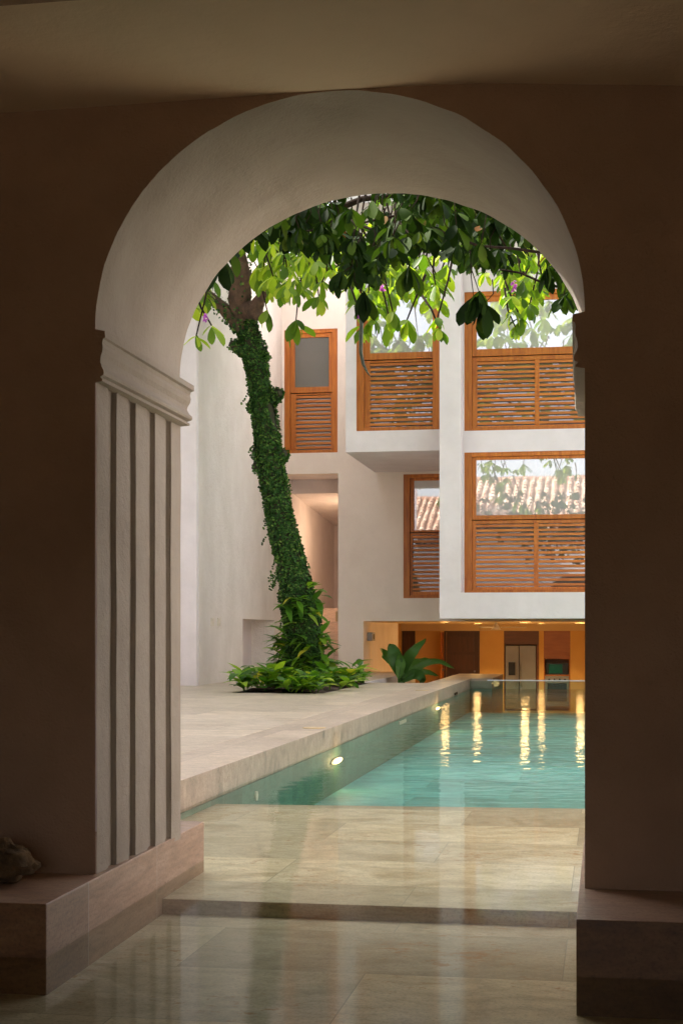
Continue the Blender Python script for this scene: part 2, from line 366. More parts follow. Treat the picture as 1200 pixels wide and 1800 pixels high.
def watermat():
    m, nt, b = newmat('water')
    tr = nt.nodes.new('ShaderNodeBsdfTransparent'); tr.inputs[0].default_value = (.91,.95,.86,1)
    gl = nt.nodes.new('ShaderNodeBsdfGlossy'); gl.inputs['Roughness'].default_value = .025
    v = coords(nt, (.55, 1.3, 1))
    n1 = noise_tex(nt, v, 2.2, 2, .45, .5); n2 = noise_tex(nt, coords(nt, (.7,1.2,1)), 7, 2, .5)
    # ripples fade out over the calm shelf near the arcade
    g = nt.nodes.new('ShaderNodeNewGeometry'); sp = nt.nodes.new('ShaderNodeSeparateXYZ'); nt.links.new(g.outputs['Position'], sp.inputs[0])
    mr = nt.nodes.new('ShaderNodeMapRange'); nt.links.new(sp.outputs['Y'], mr.inputs[0])
    mr.inputs[1].default_value = 11; mr.inputs[2].default_value = 24; mr.inputs[3].default_value = .05; mr.inputs[4].default_value = 1
    mu = nt.nodes.new('ShaderNodeMath'); mu.operation = 'ADD'; nt.links.new(n1, mu.inputs[0])
    m2 = nt.nodes.new('ShaderNodeMath'); m2.operation = 'MULTIPLY'; m2.inputs[1].default_value = .25; nt.links.new(n2, m2.inputs[0]); nt.links.new(m2.outputs[0], mu.inputs[1])
    rg = nt.nodes.new('ShaderNodeMapRange'); nt.links.new(sp.outputs['Y'], rg.inputs[0]); rg.inputs[1].default_value = 6; rg.inputs[2].default_value = 18; rg.inputs[3].default_value = .075; rg.inputs[4].default_value = .025; nt.links.new(rg.outputs[0], gl.inputs['Roughness'])
    m3 = nt.nodes.new('ShaderNodeMath'); m3.operation = 'MULTIPLY'; nt.links.new(mu.outputs[0], m3.inputs[0]); nt.links.new(mr.outputs[0], m3.inputs[1])
    bp = nt.nodes.new('ShaderNodeBump'); bp.inputs['Strength'].default_value = .5; bp.inputs['Distance'].default_value = .03
    nt.links.new(m3.outputs[0], bp.inputs['Height']); nt.links.new(bp.outputs[0], gl.inputs['Normal'])
    fr = nt.nodes.new('ShaderNodeFresnel'); fr.inputs[0].default_value = 1.33; nt.links.new(bp.outputs[0], fr.inputs['Normal'])
    k = nt.nodes.new('ShaderNodeMath'); k.operation = 'MULTIPLY'; k.inputs[1].default_value = .58; nt.links.new(fr.outputs[0], k.inputs[0])
    mx = nt.nodes.new('ShaderNodeMixShader'); nt.links.new(k.outputs[0], mx.inputs[0])
    nt.links.new(tr.outputs[0], mx.inputs[1]); nt.links.new(gl.outputs[0], mx.inputs[2])
    nt.links.new(mx.outputs[0], nt.nodes['Material Output'].inputs[0]); return m
M['water'] = watermat()

# ------------------------------------------------------------------ ground, floors, water
b = MB(); b.box(-400, 400, -300, 500, -2.2, -1.75); struct(b.build('ground', M['ground']))
b = MB(); b.box(-6.2, 5.2, -4.2, 8.6, -.6, -.17); struct(b.build('shallow_floor', M['trav_pool']))
b = MB()                                                    # the slightly higher shelf before the pool drops off
b.add([(-6.2,8.6,-.7),(5.2,8.6,-.7),(5.2,13.95,-.7),(-6.2,13.25,-.7),(-6.2,8.6,-.08),(5.2,8.6,-.08),(5.2,13.95,-.08),(-6.2,13.25,-.08)],
      [(0,3,2,1),(4,5,6,7),(0,1,5,4),(1,2,6,5),(2,3,7,6),(3,0,4,7)])
sh_ = struct(b.build('pool_shelf', M['trav_pool'], bevel=.006)); sh_.data.materials.append(M['trav_riser'])
for p in sh_.data.polygons:
    if abs(p.normal.y) > .9: p.material_index = 1
b = MB(); b.box(-3.6, 3.2, 13.0, 39.55, -1.0, -.62); struct(b.build('pool_floor', M['poolfloor']))
b = MB(); b.box(-3.6, -3.505, 9.0, 39.55, -1.0, .04); struct(b.build('pool_side', M['poolwall'])) if False else None
b = MB(); b.add([(-7,-4.3,0),(5.2,-4.3,0),(5.2,8.9,0),(3.1,8.9,0),(3.1,39.58,0),(-3.6,39.58,0),(-3.6,8.9,0),(-7,8.9,0)], [(0,1,2,3,4,5,6,7)])
struct(b.build('water', M['water']))

XP = -3.5
b = MB(); b.box(XP - .75, XP, 8.9, 44.6, -.03, .25); b.box(XP, pY(864, 1192, 40.1).x, 40.1, 44.6, -.03, .25)
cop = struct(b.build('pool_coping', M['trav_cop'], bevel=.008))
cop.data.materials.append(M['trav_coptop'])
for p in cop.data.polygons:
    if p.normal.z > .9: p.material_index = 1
b = MB(); b.box(XP - .75, XP + .004, 8.9, 44.5, -1.7, -.03); b.box(XP, pY(864, 1192, 40.1).x, 40.1, 44.5, -1.7, -.03)
struct(b.build('pool_wall', M['poolwall']))
b = MB(); b.box(3.2, 9.0, 8.9, 38, -1.7, .25); struct(b.build('side_deck', M['trav_deck']))

BX0, BX1, BY0, BY1 = -7.5, -5.6, 29.9, 36.0                 # planting bed
b = MB(); panel(b, lambda u, v, w: (u, v, .25 - w), -12, XP - .75, 8.9, 36.4, [(BX0, BX1, BY0, BY1)], .6)
b.box(-12, -5.8, 36.4, 46.6, -.35, .25)
dk = struct(b.build('deck', M['trav_deck'], bevel=.006))
dk.data.materials.append(M['white'])
for p in dk.data.polygons:
    if p.center.y > 36.5 and abs(p.normal.x) > .9: p.material_index = 1
b = MB(); b.box(-12, XP - .75, 9, 36.3, -1.7, -.36); struct(b.build('deck_base', M['white']))
b = MB(); nx = 24
vs = []; fs = []
for j in range(nx + 1):
    for i in range(nx + 1):
        x = BX0 + (BX1 - BX0) * i / nx; y = BY0 + (BY1 - BY0) * j / nx
        e = min(i, nx - i, 6) / 6
        vs.append((x, y, .235 + .09 * e * (1 + .7 * mnoise.noise(Vector((x * 3, y * 3, 0))))))
fs = [(j*(nx+1)+i, j*(nx+1)+i+1, (j+1)*(nx+1)+i+1, (j+1)*(nx+1)+i) for j in range(nx) for i in range(nx)]
b.add(vs, fs); struct(b.build('soil', M['soil'], smooth=True))

# ------------------------------------------------------------------ arcade building we look out of
YF, YB = 7.43, 9.0; XJ, XR = -2.575, -.105; ZS = 3.057
arc = empty('arcade_building', (-1.3, 8.1, .25), 'dark plastered arcade with a wide round arch framing the courtyard pool', 'building')
NS = 120
def arcpts(cx, rx, rz, jit, seed):
    out = []
    for i in range(NS + 1):
        a = math.pi - math.pi * i / NS
        j = jit * (mnoise.noise(Vector((i * .23, seed, 0))) + .3 * mnoise.noise(Vector((i * 1.3, seed, 5))))
        e_ = min(i, NS - i) / 12.0; j *= min(1, e_) if e_ > 0 else 0
        xx = cx + (rx + j) * math.cos(a)
        if out: xx = max(xx, out[-1][0] + 2e-4)
        xx = min(xx, cx + rx - (NS - i) * 2e-4)
        out.append((xx, ZS + (rz + j) * math.sin(a)))
    return out
fr_ = arcpts(-1.338, 1.243, 1.150, .006, 1)
bk_ = arcpts(-1.337, 1.244, 1.085, .006, 4)
def archwall(y, pts, ztop, xl, xr, y2):
    """wall sheet with the arched opening; y is the seen face, y2 the inner one"""
    b = MB(); n = len(pts)
    vs = [(p[0], y, p[1]) for p in pts] + [(p[0], y, ztop) for p in pts]
    fs = [(i, i+1, n+i+1, n+i) for i in range(n-1)]
    b.add(vs, fs)
    b.add([(xl,y,.2),(pts[0][0],y,.2),(pts[0][0],y,ZS),(pts[0][0],y,ztop),(xl,y,ztop)], [(0,1,2,3,4)])
    b.add([(pts[-1][0],y,.2),(xr,y,.2),(xr,y,ztop),(pts[-1][0],y,ztop),(pts[-1][0],y,ZS)], [(0,1,2,3,4)])
    return b
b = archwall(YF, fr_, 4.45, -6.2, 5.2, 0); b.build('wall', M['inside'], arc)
b = archwall(YB, bk_, 6.2, -12, 9, 0)
b.add([(-12,YB-.001,6.2),(9,YB-.001,6.2),(9,YF+.3,6.2),(-12,YF+.3,6.2)], [(0,1,2,3)])
b.build('outer_wall', M['white'], arc)
# underside of the arch
b = MB(); K = 14; vs = []
for k in range(K + 1):
    f = k / K
    for i in range(NS + 1):
        x = fr_[i][0] * (1-f) + bk_[i][0] * f; z = fr_[i][1] * (1-f) + bk_[i][1] * f
        d = .006 * mnoise.noise(Vector((x * 3, f * 5, z * 3))) if 0 < k < K else 0
        vs.append((x * (1 + d), YF + (YB - YF) * f, z * (1 + d * .6)))
b.add(vs, [(k*(NS+1)+i, (k+1)*(NS+1)+i, (k+1)*(NS+1)+i+1, k*(NS+1)+i+1) for k in range(K) for i in range(NS)])
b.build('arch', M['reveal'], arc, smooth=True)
# left pier side with flutes: plan profile extruded
def yof(x, X=XJ):                                           # depth on the pier side plane
    return pX(x, 1110, X).y
bounds = [191, 205, 227, 239, 260, 273, 291, 301]
ys = [yof(q) for q in bounds]
zt = 2.80
prof = [(XJ + .002, YF)]
fd = .027
for k in range(0, 8, 2):
    prof += [(XJ, ys[k]), (XJ - fd * .8, ys[k] + .012), (XJ - fd, ys[k] + .03), (XJ - fd, ys[k+1] - .012), (XJ - .012, ys[k+1] - .003), (XJ, ys[k+1])]
prof += [(XJ, YB)]
def pier_side(prof, z0, z1, nz=40, wob=.004):
    b = MB(); vs = []; n = len(prof)
    for j in range(nz + 1):
        z = z0 + (z1 - z0) * j / nz
        for (x, y) in prof:
            w = wob * mnoise.noise(Vector((y * 7, z * 2.3, x * 9)))
            low = max(0, 1 - (z - z0) / .25) * .006 * mnoise.noise(Vector((y * 30, z * 30, 3)))
            vs.append((x + w + low, y, z))
    b.add(vs, [(j*n+i, j*n+i+1, (j+1)*n+i+1, (j+1)*n+i) for j in range(nz) for i in range(n-1)])
    return b
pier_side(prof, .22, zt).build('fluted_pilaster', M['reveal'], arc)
b = MB(); b.add([(XR+.012,YF,-.1),(XR+.012,YB,-.1),(XR+.012,YB,ZS),(XR+.012,YF,ZS)], [(0,1,2,3)])
b.build('pier_side', M['reveal'], arc)
# capitals: moulded profile swept along the depth of the pier
capz = [(3.057,-.2), (3.045,.9), (3.012,.92), (3.006,.70), (2.985,.62), (2.962,.70), (2.94,.64), (2.915,.46), (2.885,.42), (2.86,.58), (2.845,.76), (2.832,.80), (2.820,.74), (2.812,.44), (2.806,.44), (2.80,.62), (2.788,.62), (2.782,-.2)]
def capital(sgn, X, a0, a1):
    b = MB(); n = len(capz); vs = []
    for k in range(9):
        f = k / 8; A = a0 * (1-f) + a1 * f; y = YF - .002 + (YB + .006 - YF) * f
        dz = -.03 * f
        for (z, q) in capz:
            vs.append((X + sgn * (A * q + .0015 * mnoise.noise(Vector((y*6, z*30, 0)))), y, z + (dz if z > 2.9 else dz * .6)))
    b.add(vs, [(k*n+i, k*n+i+1, (k+1)*n+i+1, (k+1)*n+i) for k in range(8) for i in range(n-1)])
    b.add([vs[i] for i in range(n)], [tuple(range(n))]); b.add([vs[8*n+i] for i in range(n)], [tuple(range(n))])
    return b
cl = capital(1, XJ, .052, .092).build('capital', M['reveal'], arc)
cr = capital(-1, XR, .055, .085).build('capital', M['reveal'], arc)
for o, s in ((cl, 1), (cr, -1)):                            # the front end of each capital is painted like the inner wall
    o.data.materials.append(M['inside'])
    for p in o.data.polygons:
        if len(p.vertices) > 6 and p.center.y < YF + .1: p.material_index = 1
# plinths
def plinth(x0, x1, xb, y0, y1):
    b = MB(); b.add([(x0,y0,-.4),(x1,y0,-.4),(xb,y1,-.4),(x0,y1,-.4),(x0,y0,.25),(x1,y0,.25),(xb,y1,.25),(x0,y1,.25)],
                    [(0,3,2,1),(4,5,6,7),(0,1,5,4),(1,2,6,5),(2,3,7,6),(3,0,4,7)])
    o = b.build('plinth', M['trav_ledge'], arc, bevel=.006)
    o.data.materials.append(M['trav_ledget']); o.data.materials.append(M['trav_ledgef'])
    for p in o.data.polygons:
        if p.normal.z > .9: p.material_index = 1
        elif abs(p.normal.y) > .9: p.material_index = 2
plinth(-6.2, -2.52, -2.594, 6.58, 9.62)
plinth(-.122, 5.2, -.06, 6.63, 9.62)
# ceiling, beam and closing walls of the room the camera stands in
b = MB(); vs = []; xs = [-6.2, -4, -2.5, -1.3, -.6, .4, 5.2]; zs = [4.19, 4.195, 4.202, 4.212, 4.20, 4.125, 4.09]
for x, z in zip(xs, zs): vs += [(x, -4.2, z + .05), (x, YF, z)]
b.add(vs, [(2*i, 2*i+2, 2*i+3, 2*i+1) for i in range(len(xs)-1)]); b.build('ceiling', M['ceil'], arc)
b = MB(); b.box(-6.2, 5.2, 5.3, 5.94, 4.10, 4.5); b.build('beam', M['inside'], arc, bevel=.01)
b = MB(); b.box(-6.4, -6.2, -4.4, YF, -.4, 4.6); b.box(5.2, 5.4, -4.4, YF, -.4, 4.6); panel(b, lambda u, v, w: (u, -4.4 + w, v), -6.2, 5.2, -.4, 4.6, [(-3.5, 2.5, .0, 3.0)], .2)  # rear wall opening, out of view, added to let light into the room
b.box(-6.4, 5.4, -4.4, YF, 4.6, 4.7)
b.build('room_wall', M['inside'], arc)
# clay tile roof sloping to the courtyard
b = MB(); y0, z0, y1, z1 = 9.35, 6.15, 2.2, 9.15
sl = Vector((0, y1-y0, z1-z0)); L = sl.length; sd = sl.normalized(); nrm = Vector((0, -sd.z, sd.y)) * -1
if nrm.z < 0: nrm = -nrm
rr = random.Random(3)
nrow = 54; ncourse = 16; cl_ = L / ncourse
for i in range(nrow):
    cx = -12 + i * .37
    for k in range(ncourse):
        o0 = Vector((cx + rr.uniform(-.015,.015), y0, z0)) + sd * (k * cl_) + nrm * rr.uniform(0,.012)
        for (w0, w1, up, sh) in ((.115, .095, 1, 0), (.11, .13, -1, .185)):
            vs = []
            for e, w in ((0, w0), (1, w1)):
                for q in range(6):
                    a = math.pi * q / 5
                    off = nrm * ((math.sin(a) * w * .85) * up + (.05 if up > 0 else .12) + (0 if e else .03 * up) - (.0 if up > 0 else .02))
                    vs.append(o0 + Vector((math.cos(a) * w + sh, 0, 0)) + sd * (e * (cl_ + .06)) + off)
            b.add(vs, [(q, q+1, 7+q, 6+q) for q in range(5)])
b.build('tile_roof', M['roof'], arc)
b = MB(); b.add([(-12.3,y0,z0-.06),(8.3,y0,z0-.06),(8.3,y1,z1-.06),(-12.3,y1,z1-.06),(-12.3,-5,z0-.06),(8.3,-5,z0-.06)], [(0,1,2,3),(3,2,5,4)])
b.box(-12.3, 8.3, y1-.2, y1+.2, z1-.1, z1+.12)
b.build('roof_slab', M['roof'], arc)

# stones on the left plinth
def rock(c, s, seed, label):
    bm = bmesh.new(); bmesh.ops.create_icosphere(bm, subdivisions=4, radius=1)
    for v in bm.verts:
        p = v.co.copy(); q = p + Vector((seed * 3.1, seed, 0))
        d = 1 + .42 * mnoise.noise(q * 1.5) + .22 * mnoise.noise(q * 3.7) + .1 * mnoise.noise(q * 8)
        v.co = Vector((p.x * s[0], p.y * s[1], p.z * s[2])) * d
    zmin = min(v.co.z for v in bm.verts)
    for v in bm.verts: v.co.z -= zmin
    me = bpy.data.meshes.new('coral_rock'); bm.to_mesh(me); bm.free(); me.materials.append(M['rock'])
    me.polygons.foreach_set('use_smooth', [True] * len(me.polygons))
    o = bpy.data.objects.new('coral_rock', me); col.objects.link(o); o.location = c
    tag(o, label, 'rock', 'rough stones on the left plinth')
rock((-2.90, 7.05, .25), (.135, .12, .10), 1, 'rough pitted brown stone on the left plinth, nearer the arch')
rock((-3.17, 7.08, .25), (.13, .11, .085), 2.4, 'lower rough brown stone at the left edge of the plinth top')

# ------------------------------------------------------------------ courtyard walls
WT = 12.5
cw = empty('courtyard_wall', (-9.4, 38, .25), 'tall rough white courtyard wall on the left with a square niche behind the tree', 'wall')
def sidemap(u, v, w):                                       # u = depth Y, w goes to -X
    X = -9.23 + (u - 33.8) * (-.32 / 10.6)
    return (X - w, u, v)
ny0 = pX(430, 1130, -9.33).y; ny1 = 43.1; nz1 = pX(430, 1088, -9.33).z; nz0 = pX(430, 1176, -9.33).z
b = MB(); panel(b, sidemap, 33.8, 44.5, -.1, WT, [(ny0, ny1, nz0, nz1)], .9)
b.build('wall', M['rough'], cw)
b = MB(); b.box(-10.6, -10.2, ny0-.3, ny1+.3, nz0-.3, nz1+.3); b.build('niche_back', M['white'], cw)
b = MB(); b.box(-12.5, -10.6, 33.8, 44.5, -.1, WT); b.box(-10.6,-9.24,33.6,33.795,-.1,WT); b.build('front_face', M['white'], cw)
b = MB(); b.box(-10.3, -9.9, 8.9, 33.58, -.1, 14); b.build('sun_block_wall', M['white'], cw)  # unseen wall, made tall to keep the sun off deck and pool
b = MB(); b.box(5.6, 6.0, 8.9, 38, -1.7, 7.0)  # out of view, added to bounce sunlight back as fill
tag(b.build('bounce_wall', M['white']), 'unseen plain white wall added on the right to bounce light into the courtyard', 'wall')
# switches
for i, (px, lab) in enumerate(((373, 'left one of the two cream switch plates on the rough white wall'), (386, 'right one of the two cream switch plates on the rough white wall'))):
    p = pX(px, 1093, -9.27); X = sidemap(p.y, 0, 0)[0]
    e = empty('light_switch', (X, p.y, p.z), lab, 'switch', 'cream switches on the rough wall')
    b = MB(); b.box(X + .003, X + .025, p.y - .15, p.y + .15, p.z - .10, p.z + .10); b.build('plate', M['switch'], e, bevel=.006)
    for dz in (-.04, .04):
        b = MB(); b.box(X + .025, X + .036, p.y - .06, p.y + .06, p.z + dz - .028, p.z + dz + .028); b.build('rocker', M['switch'], e)

# ------------------------------------------------------------------ villa
Y1 = 44.4; YBX = 39.3; YBL = 38.3; YBW = 39.0
villa = empty('villa', (-3, 44, .25), 'white plastered villa with orange timber louvred windows across the far end of the pool', 'building')
def xz(x, y, Y): p = pY(x, y, Y); return p.x, p.z
def rect(x0, y0, x1, y1, Y):
    a = pY(x0, y1, Y); c = pY(x1, y0, Y); return (a.x, c.x, a.z, c.z)
zsof = 1.81
W1 = rect(499.5, 577, 593, 797, Y1); W3 = rect(708.5, 832, 800, 1051.5, Y1)
ST = (xz(503, 1000, Y1)[0], xz(594, 1000, Y1)[0], .0, xz(594, 832, Y1)[1])
xun = xz(638.5, 1100, Y1)[0]
holes = [W1, W3, ST, (xun, 3.6, -1.7, zsof)]
b = MB(); panel(b, lambda u, v, w: (u, Y1 + w, v), -9.9, 4.2, -1.7, WT, holes, .4)
b.build('wall', M['cream'], villa)
# pier depth beside the undercroft
b = MB(); b.box(ST[1] + .001, xun - .001, Y1 + .4, 46.0, -1.7, zsof + .4); b.build('pier', M['cream'], villa)
# projecting box
bxl = xz(607.5, 800, YBX)[0]; bxz = xz(607.5, 795, YBX)[1]; bxr = xz(772, 800, YBL)[0]
W2 = rect(626, 503, 773, 758, YBX); W2 = (W2[0], min(W2[1], bxr - .0), W2[2], W2[3])
b = MB(); panel(b, lambda u, v, w: (u, YBX + w, v), bxl, bxr + .3, bxz, WT, [(W2[0], bxr + .02, W2[2], W2[3])], .3)
b.box(bxl, bxl + .25, YBX + .3, Y1, bxz, WT); b.box(bxl + .25, bxr + .3, YBX + .3, Y1, bxz, bxz + .25)
b.build('projecting_bay', M['white'], villa)
# main block over the pool end
ixl = xz(809.5, 900, YBL)[0]
W4 = rect(815.5, 503, 1085, 757.5, YBW); W5 = rect(815.5, 790, 1085, 1043, YBW)
rz0 = W5[2]; zb = xz(900, 1087, YBL)[1]
b = MB(); panel(b, lambda u, v, w: (u, YBL + w, v), bxr, 4.2, zb, WT, [(ixl, 4.0, rz0, WT - .6)], .5)
b.box(bxr, bxr + .3, YBL + .5, Y1, zb, WT); b.box(bxr + .3, 4.2, YBL + .5, Y1, zb, rz0 - .05)
b.build('main_block', M['white'], villa)
b = MB(); panel(b, lambda u, v, w: (u, YBW + w, v), ixl - .05, 4.05, rz0 - .02, WT - .3, [W4, (W5[0], W5[1], rz0 - .2, W5[3])], .3)
b.build('recessed_panel', M['white'], villa)
b = MB(); b.box(-12.5, 4.6, YBL - .15 + 6.0, 62, WT, WT + .3); b.box(bxl-.1, 4.4, YBL-.1, 44.1, WT, WT+.3); b.build('parapet', M['white'], villa)

def window(W, Y, glass, rail, slat, mull=None, fw=.17, nslat=13, pane='pane', inset=.03):
    """timber window: outer frame, fixed pane above, louvre panel below. glass/slat = (x0,x1,z0,z1)"""
    x0, x1, z0, z1 = W; y0 = Y + inset
    b = MB(); e = .003
    jl = fw; th = .16
    b.box(x0 - e, x0 + jl, y0, y0 + .22, z0 - e, z1 + e); b.box(x1 - jl, x1 + e, y0, y0 + .22, z0 - e, z1 + e)
    b.box(x0 + jl, x1 - jl, y0 + .003, y0 + .217, z1 - .11, z1 + e); b.box(x0 + jl, x1 - jl, y0 + .003, y0 + .217, z0 - e, z0 + .09)
    f = b.build('window', M['wood'], villa, bevel=.008)
    gx0, gx1, gz0, gz1 = glass
    b = MB()                                                # inner sash round the pane
    b.box(x0 + jl + .004, gx0, y0 + .05, y0 + .14, rail[0], z1 - .115); b.box(gx1, x1 - jl - .004, y0 + .05, y0 + .14, rail[0], z1 - .115)
    b.box(gx0, gx1, y0 + .053, y0 + .137, gz1, z1 - .115); b.box(gx0, gx1, y0 + .053, y0 + .137, rail[0], gz0)
    b.build('sash', M['wood'], f, bevel=.006)
    b = MB(); b.add([(gx0-.01, y0+.10, gz0-.01), (gx1+.01, y0+.10, gz0-.01), (gx1+.01, y0+.10, gz1+.01), (gx0-.01, y0+.10, gz1+.01)], [(0,1,2,3)])
    b.build('pane', M[pane], f)
    sx0, sx1, sz0, sz1 = slat
    b = MB()
    b.box(x0 + jl + .004, sx0, y0 + .08, y0 + .16, z0 + .093, rail[0] - .02); b.box(sx1, x1 - jl - .004, y0 + .08, y0 + .16, z0 + .093, rail[0] - .02)
    b.box(sx0, sx1, y0 + .083, y0 + .157, z0 + .093, sz0); b.box(sx0, sx1, y0 + .083, y0 + .157, sz1, rail[0] - .02)
    spans = [(sx0, sx1)]
    if mull:
        b.box(mull[0], mull[1], y0 + .078, y0 + .155, sz0, sz1); spans = [(sx0, mull[0]), (mull[1], sx1)]
    b.build('louvre_frame', M['wood'], f, bevel=.005)
    b = MB(); pitch = (sz1 - sz0) / nslat
    for a, c in spans:
        for k in range(nslat):
            zc = sz0 + pitch * (k + .55); h = pitch * .265; d = .02
            zj = random.uniform(-.005, .005)
            vs = []
            for xx in (a - .005, c + .005):
                vs += [(xx, y0 + .085, zc - h + zj), (xx, y0 + .085, zc + h + zj), (xx, y0 + .085 + d, zc + h + .003 + zj), (xx, y0 + .085 + d, zc - h + .003 + zj)]
            b.add(vs, [(0,1,5,4), (1,2,6,5), (2,3,7,6), (3,0,4,7), (0,3,2,1), (4,5,6,7)])
    b.build('louvre_panel', M['woodh'], f)
    b = MB(); b.add([(sx0-.02, y0+.19, sz0-.05), (sx1+.02, y0+.19, sz0-.05), (sx1+.02, y0+.19, sz1+.05), (sx0-.02, y0+.19, sz1+.05)], [(0,1,2,3)])
    b.build('lower_pane', M['pane_low'], f)
    return f
def pr(x0, y0, x1, y1, Y): return rect(x0, y0, x1, y1, Y + .08)
def zz(y, Y, x=700): return pY(x, y, Y + .08).z
window(W1, Y1, pr(518, 592, 578, 681, Y1), (zz(690, Y1, 550), 0), pr(520, 693, 581, 791, Y1), nslat=13, pane='pane_dark')
window(W2, YBX, pr(650, 517, 762, 621, YBX), (zz(631, YBX), 0), pr(650, 634, 763, 751, YBX), nslat=14, fw=.20)
window(W3, Y1, pr(727.5, 844, 783, 932, Y1), (zz(936, Y1), 0), pr(724.5, 940, 786, 1040, Y1), nslat=13, fw=.19)
m4 = (pY(939, 700, YBW+.08).x, pY(947, 700, YBW+.08).x)
window(W4, YBW, pr(837, 522, 1070, 614, YBW), (zz(626, YBW, 850), 0), pr(838, 628, 1070, 749, YBW), mull=m4, nslat=14, fw=.19)
window(W5, YBW, pr(836.5, 804, 1070, 906, YBW), (zz(913.5, YBW, 850), 0), pr(836, 918, 1070, 1032, YBW), mull=(pY(937.5, 900, YBW+.08).x, pY(945.5, 900, YBW+.08).x), nslat=14, fw=.19)
# closed rooms behind glass
b = MB(); b.box(-12, 4.2, 62, 62.3, -1.7, WT); b.box(4.2, 4.5, 38.6, 62, -1.7, WT); b.box(-12.3, -12, 44.5, 62, -1.7, WT)
b.box(-12, 4.2, Y1 + .41, 62, zsof + .45, zsof + .6) if False else None
b.build('side_wall', M['white'], villa)
# stair passage
sx0, sx1 = -9.75, ST[1]
zt1 = ST[3]; 
b = MB()
b.box(-10.0, -9.62, Y1 + .401, 54, -.2, zt1 + 1)                     # left wall
b.box(sx1 + .3, sx1 + .5, 46.01, 54, -.2, zt1 + 1)
b.box(-9.62, sx1 + .3, 53.6, 54, -.2, zt1 + 1)
b.box(-9.62, sx1 + .3, Y1 + .401, 46.2, zt1 + .004, zt1 + .2)
b.box(-9.62, sx1 + .3, 46.2, 46.5, zt1 - .42, zt1 + .2)
b.add([(-9.62, 46.5, zt1 - .42), (sx1 + .3, 46.5, zt1 - .42), (sx1 + .3, 53.6, zt1 - .9), (-9.62, 53.6, zt1 - .9), (-9.62, 46.5, zt1), (sx1+.3, 46.5, zt1), (sx1+.3, 53.6, zt1-.5), (-9.62, 53.6, zt1-.5)],
      [(0,3,2,1),(4,5,6,7),(0,1,5,4),(1,2,6,5),(2,3,7,6),(3,0,4,7)])
b.build('stair_passage', M['white'], villa)
b = MB()
for k in range(7): b.box(-9.62, sx1 + .3, 46.3 + k * .55, 53.6, .25 + k * .29, .25 + (k+1) * .29 - .003)
tag(b.build('staircase', M['stairstone']), 'pinkish stone steps rising inside the passage behind the tree', 'stairs')
e = empty('wall_lamp', (sx1 + .25, 47.8, 4.6), 'warm lit lamp hidden inside the stair passage of the villa', 'lamp')
b = MB(); b.cyl((sx1 + .12, 47.8, 4.55), .09, .2, n=14); b.build('lamp_shade', simple('warm_shade', (.9,.8,.6), .5, emit=(1,.6,.25), es=1.5), e)
b = MB(); b.box(sx1 + .2, sx1 + .295, 47.7, 47.9, 4.58, 4.72); b.build('bracket', M['grey'], e)
ld = bpy.data.lights.new('lamp_light', 'POINT'); ld.energy = 16; ld.color = (1, .68, .42); ld.shadow_soft_size = .12
lo = bpy.data.objects.new('lamp_light', ld); col.objects.link(lo); lo.parent = e; lo.location = (-.45, 0, -.05)

# ------------------------------------------------------------------ kitchen under the villa
YK = 60.0; ZK = -1.65; zc_ = 1.80
b = MB(); b.box(-12, 4.2, 36.5, 62, -1.75, ZK); struct(b.build('kitchen_floor', M['kfloor']))
kit = villa
b = MB(); b.box(-8, 4.2, 44.85, YK, zc_, zc_ + .3); b.box(bxr+.301, 4.2, 39.0, 44.39, zc_+.02, zc_+.03) ; b.build('kitchen_ceiling', M['kceil'], villa)
def K(x, y): p = pY(x, y, YK); return p.x, p.z
zbh = K(850, 1109)[1]
b = MB(); b.box(-9, 4.2, YK - .25, YK + .1, zbh, zc_ - .002); b.build('bulkhead', M['kceil'], villa)
d1 = (K(686,1111)[0], K(725.5,1111)[0], ZK, zbh - .06); d2 = (K(784,1111)[0], K(838.5,1111)[0], ZK, zbh - .06)
c1 = (K(885,1111)[0], K(946.5,1111)[0], ZK, zbh - .001); c2 = (K(955,1111)[0], K(1001.5,1111)[0], ZK, zbh - .001)
b = MB(); panel(b, lambda u, v, w: (u, YK + w, v), -9, 4.2, ZK, zbh, [d1, d2, c1, c2], 1.0)
b.box(-9, 4.2, YK + 1.0, YK + 1.2, ZK, zbh + .2)
b.build('kitchen_wall', M['kitchen'], villa)
for bb in ((4.0, 4.19, 44.9, YK, ZK, zc_), (-8.2, -8.0, 46.71, YK, ZK, zc_), (-12,-5.8,46.61,46.7,ZK,.2)):
    b = MB(); b.box(*bb); b.build('kitchen_side_wall', M['kitchen'], villa)
def door(d, mat, louv):
    b = MB(); b.box(d[0], d[1], YK + .12, YK + .18, d[2], d[3])
    f = b.build('door', mat, villa)
    b = MB(); w = .09
    b.box(d[0] - w, d[0] - .002, YK - .03, YK - .002, d[2], d[3] + w); b.box(d[1] + .002, d[1] + w, YK - .03, YK - .002, d[2], d[3] + w); b.box(d[0] - .002, d[1] + .002, YK - .03, YK - .002, d[3], d[3] + w)
    b.build('frame', M['doorwood'], f)
    b = MB()
    for k in range(4):
        z0 = d[2] + .15 + k * (d[3] - d[2] - .2) / 4; b.box(d[0] + .15, d[1] - .15, YK + .09, YK + .119, z0, z0 + (d[3] - d[2] - .2) / 4 - .12)
    b.build('panel', mat, f); 
    b = MB(); b.cyl((d[1] - .12, YK + .04, (d[2] + d[3]) / 2), .04, .08, 'y', 10); b.build('handle', M['steel'], f)
door(d1, M['doorwood'], 0); door(d2, M['doorwood'], 1)
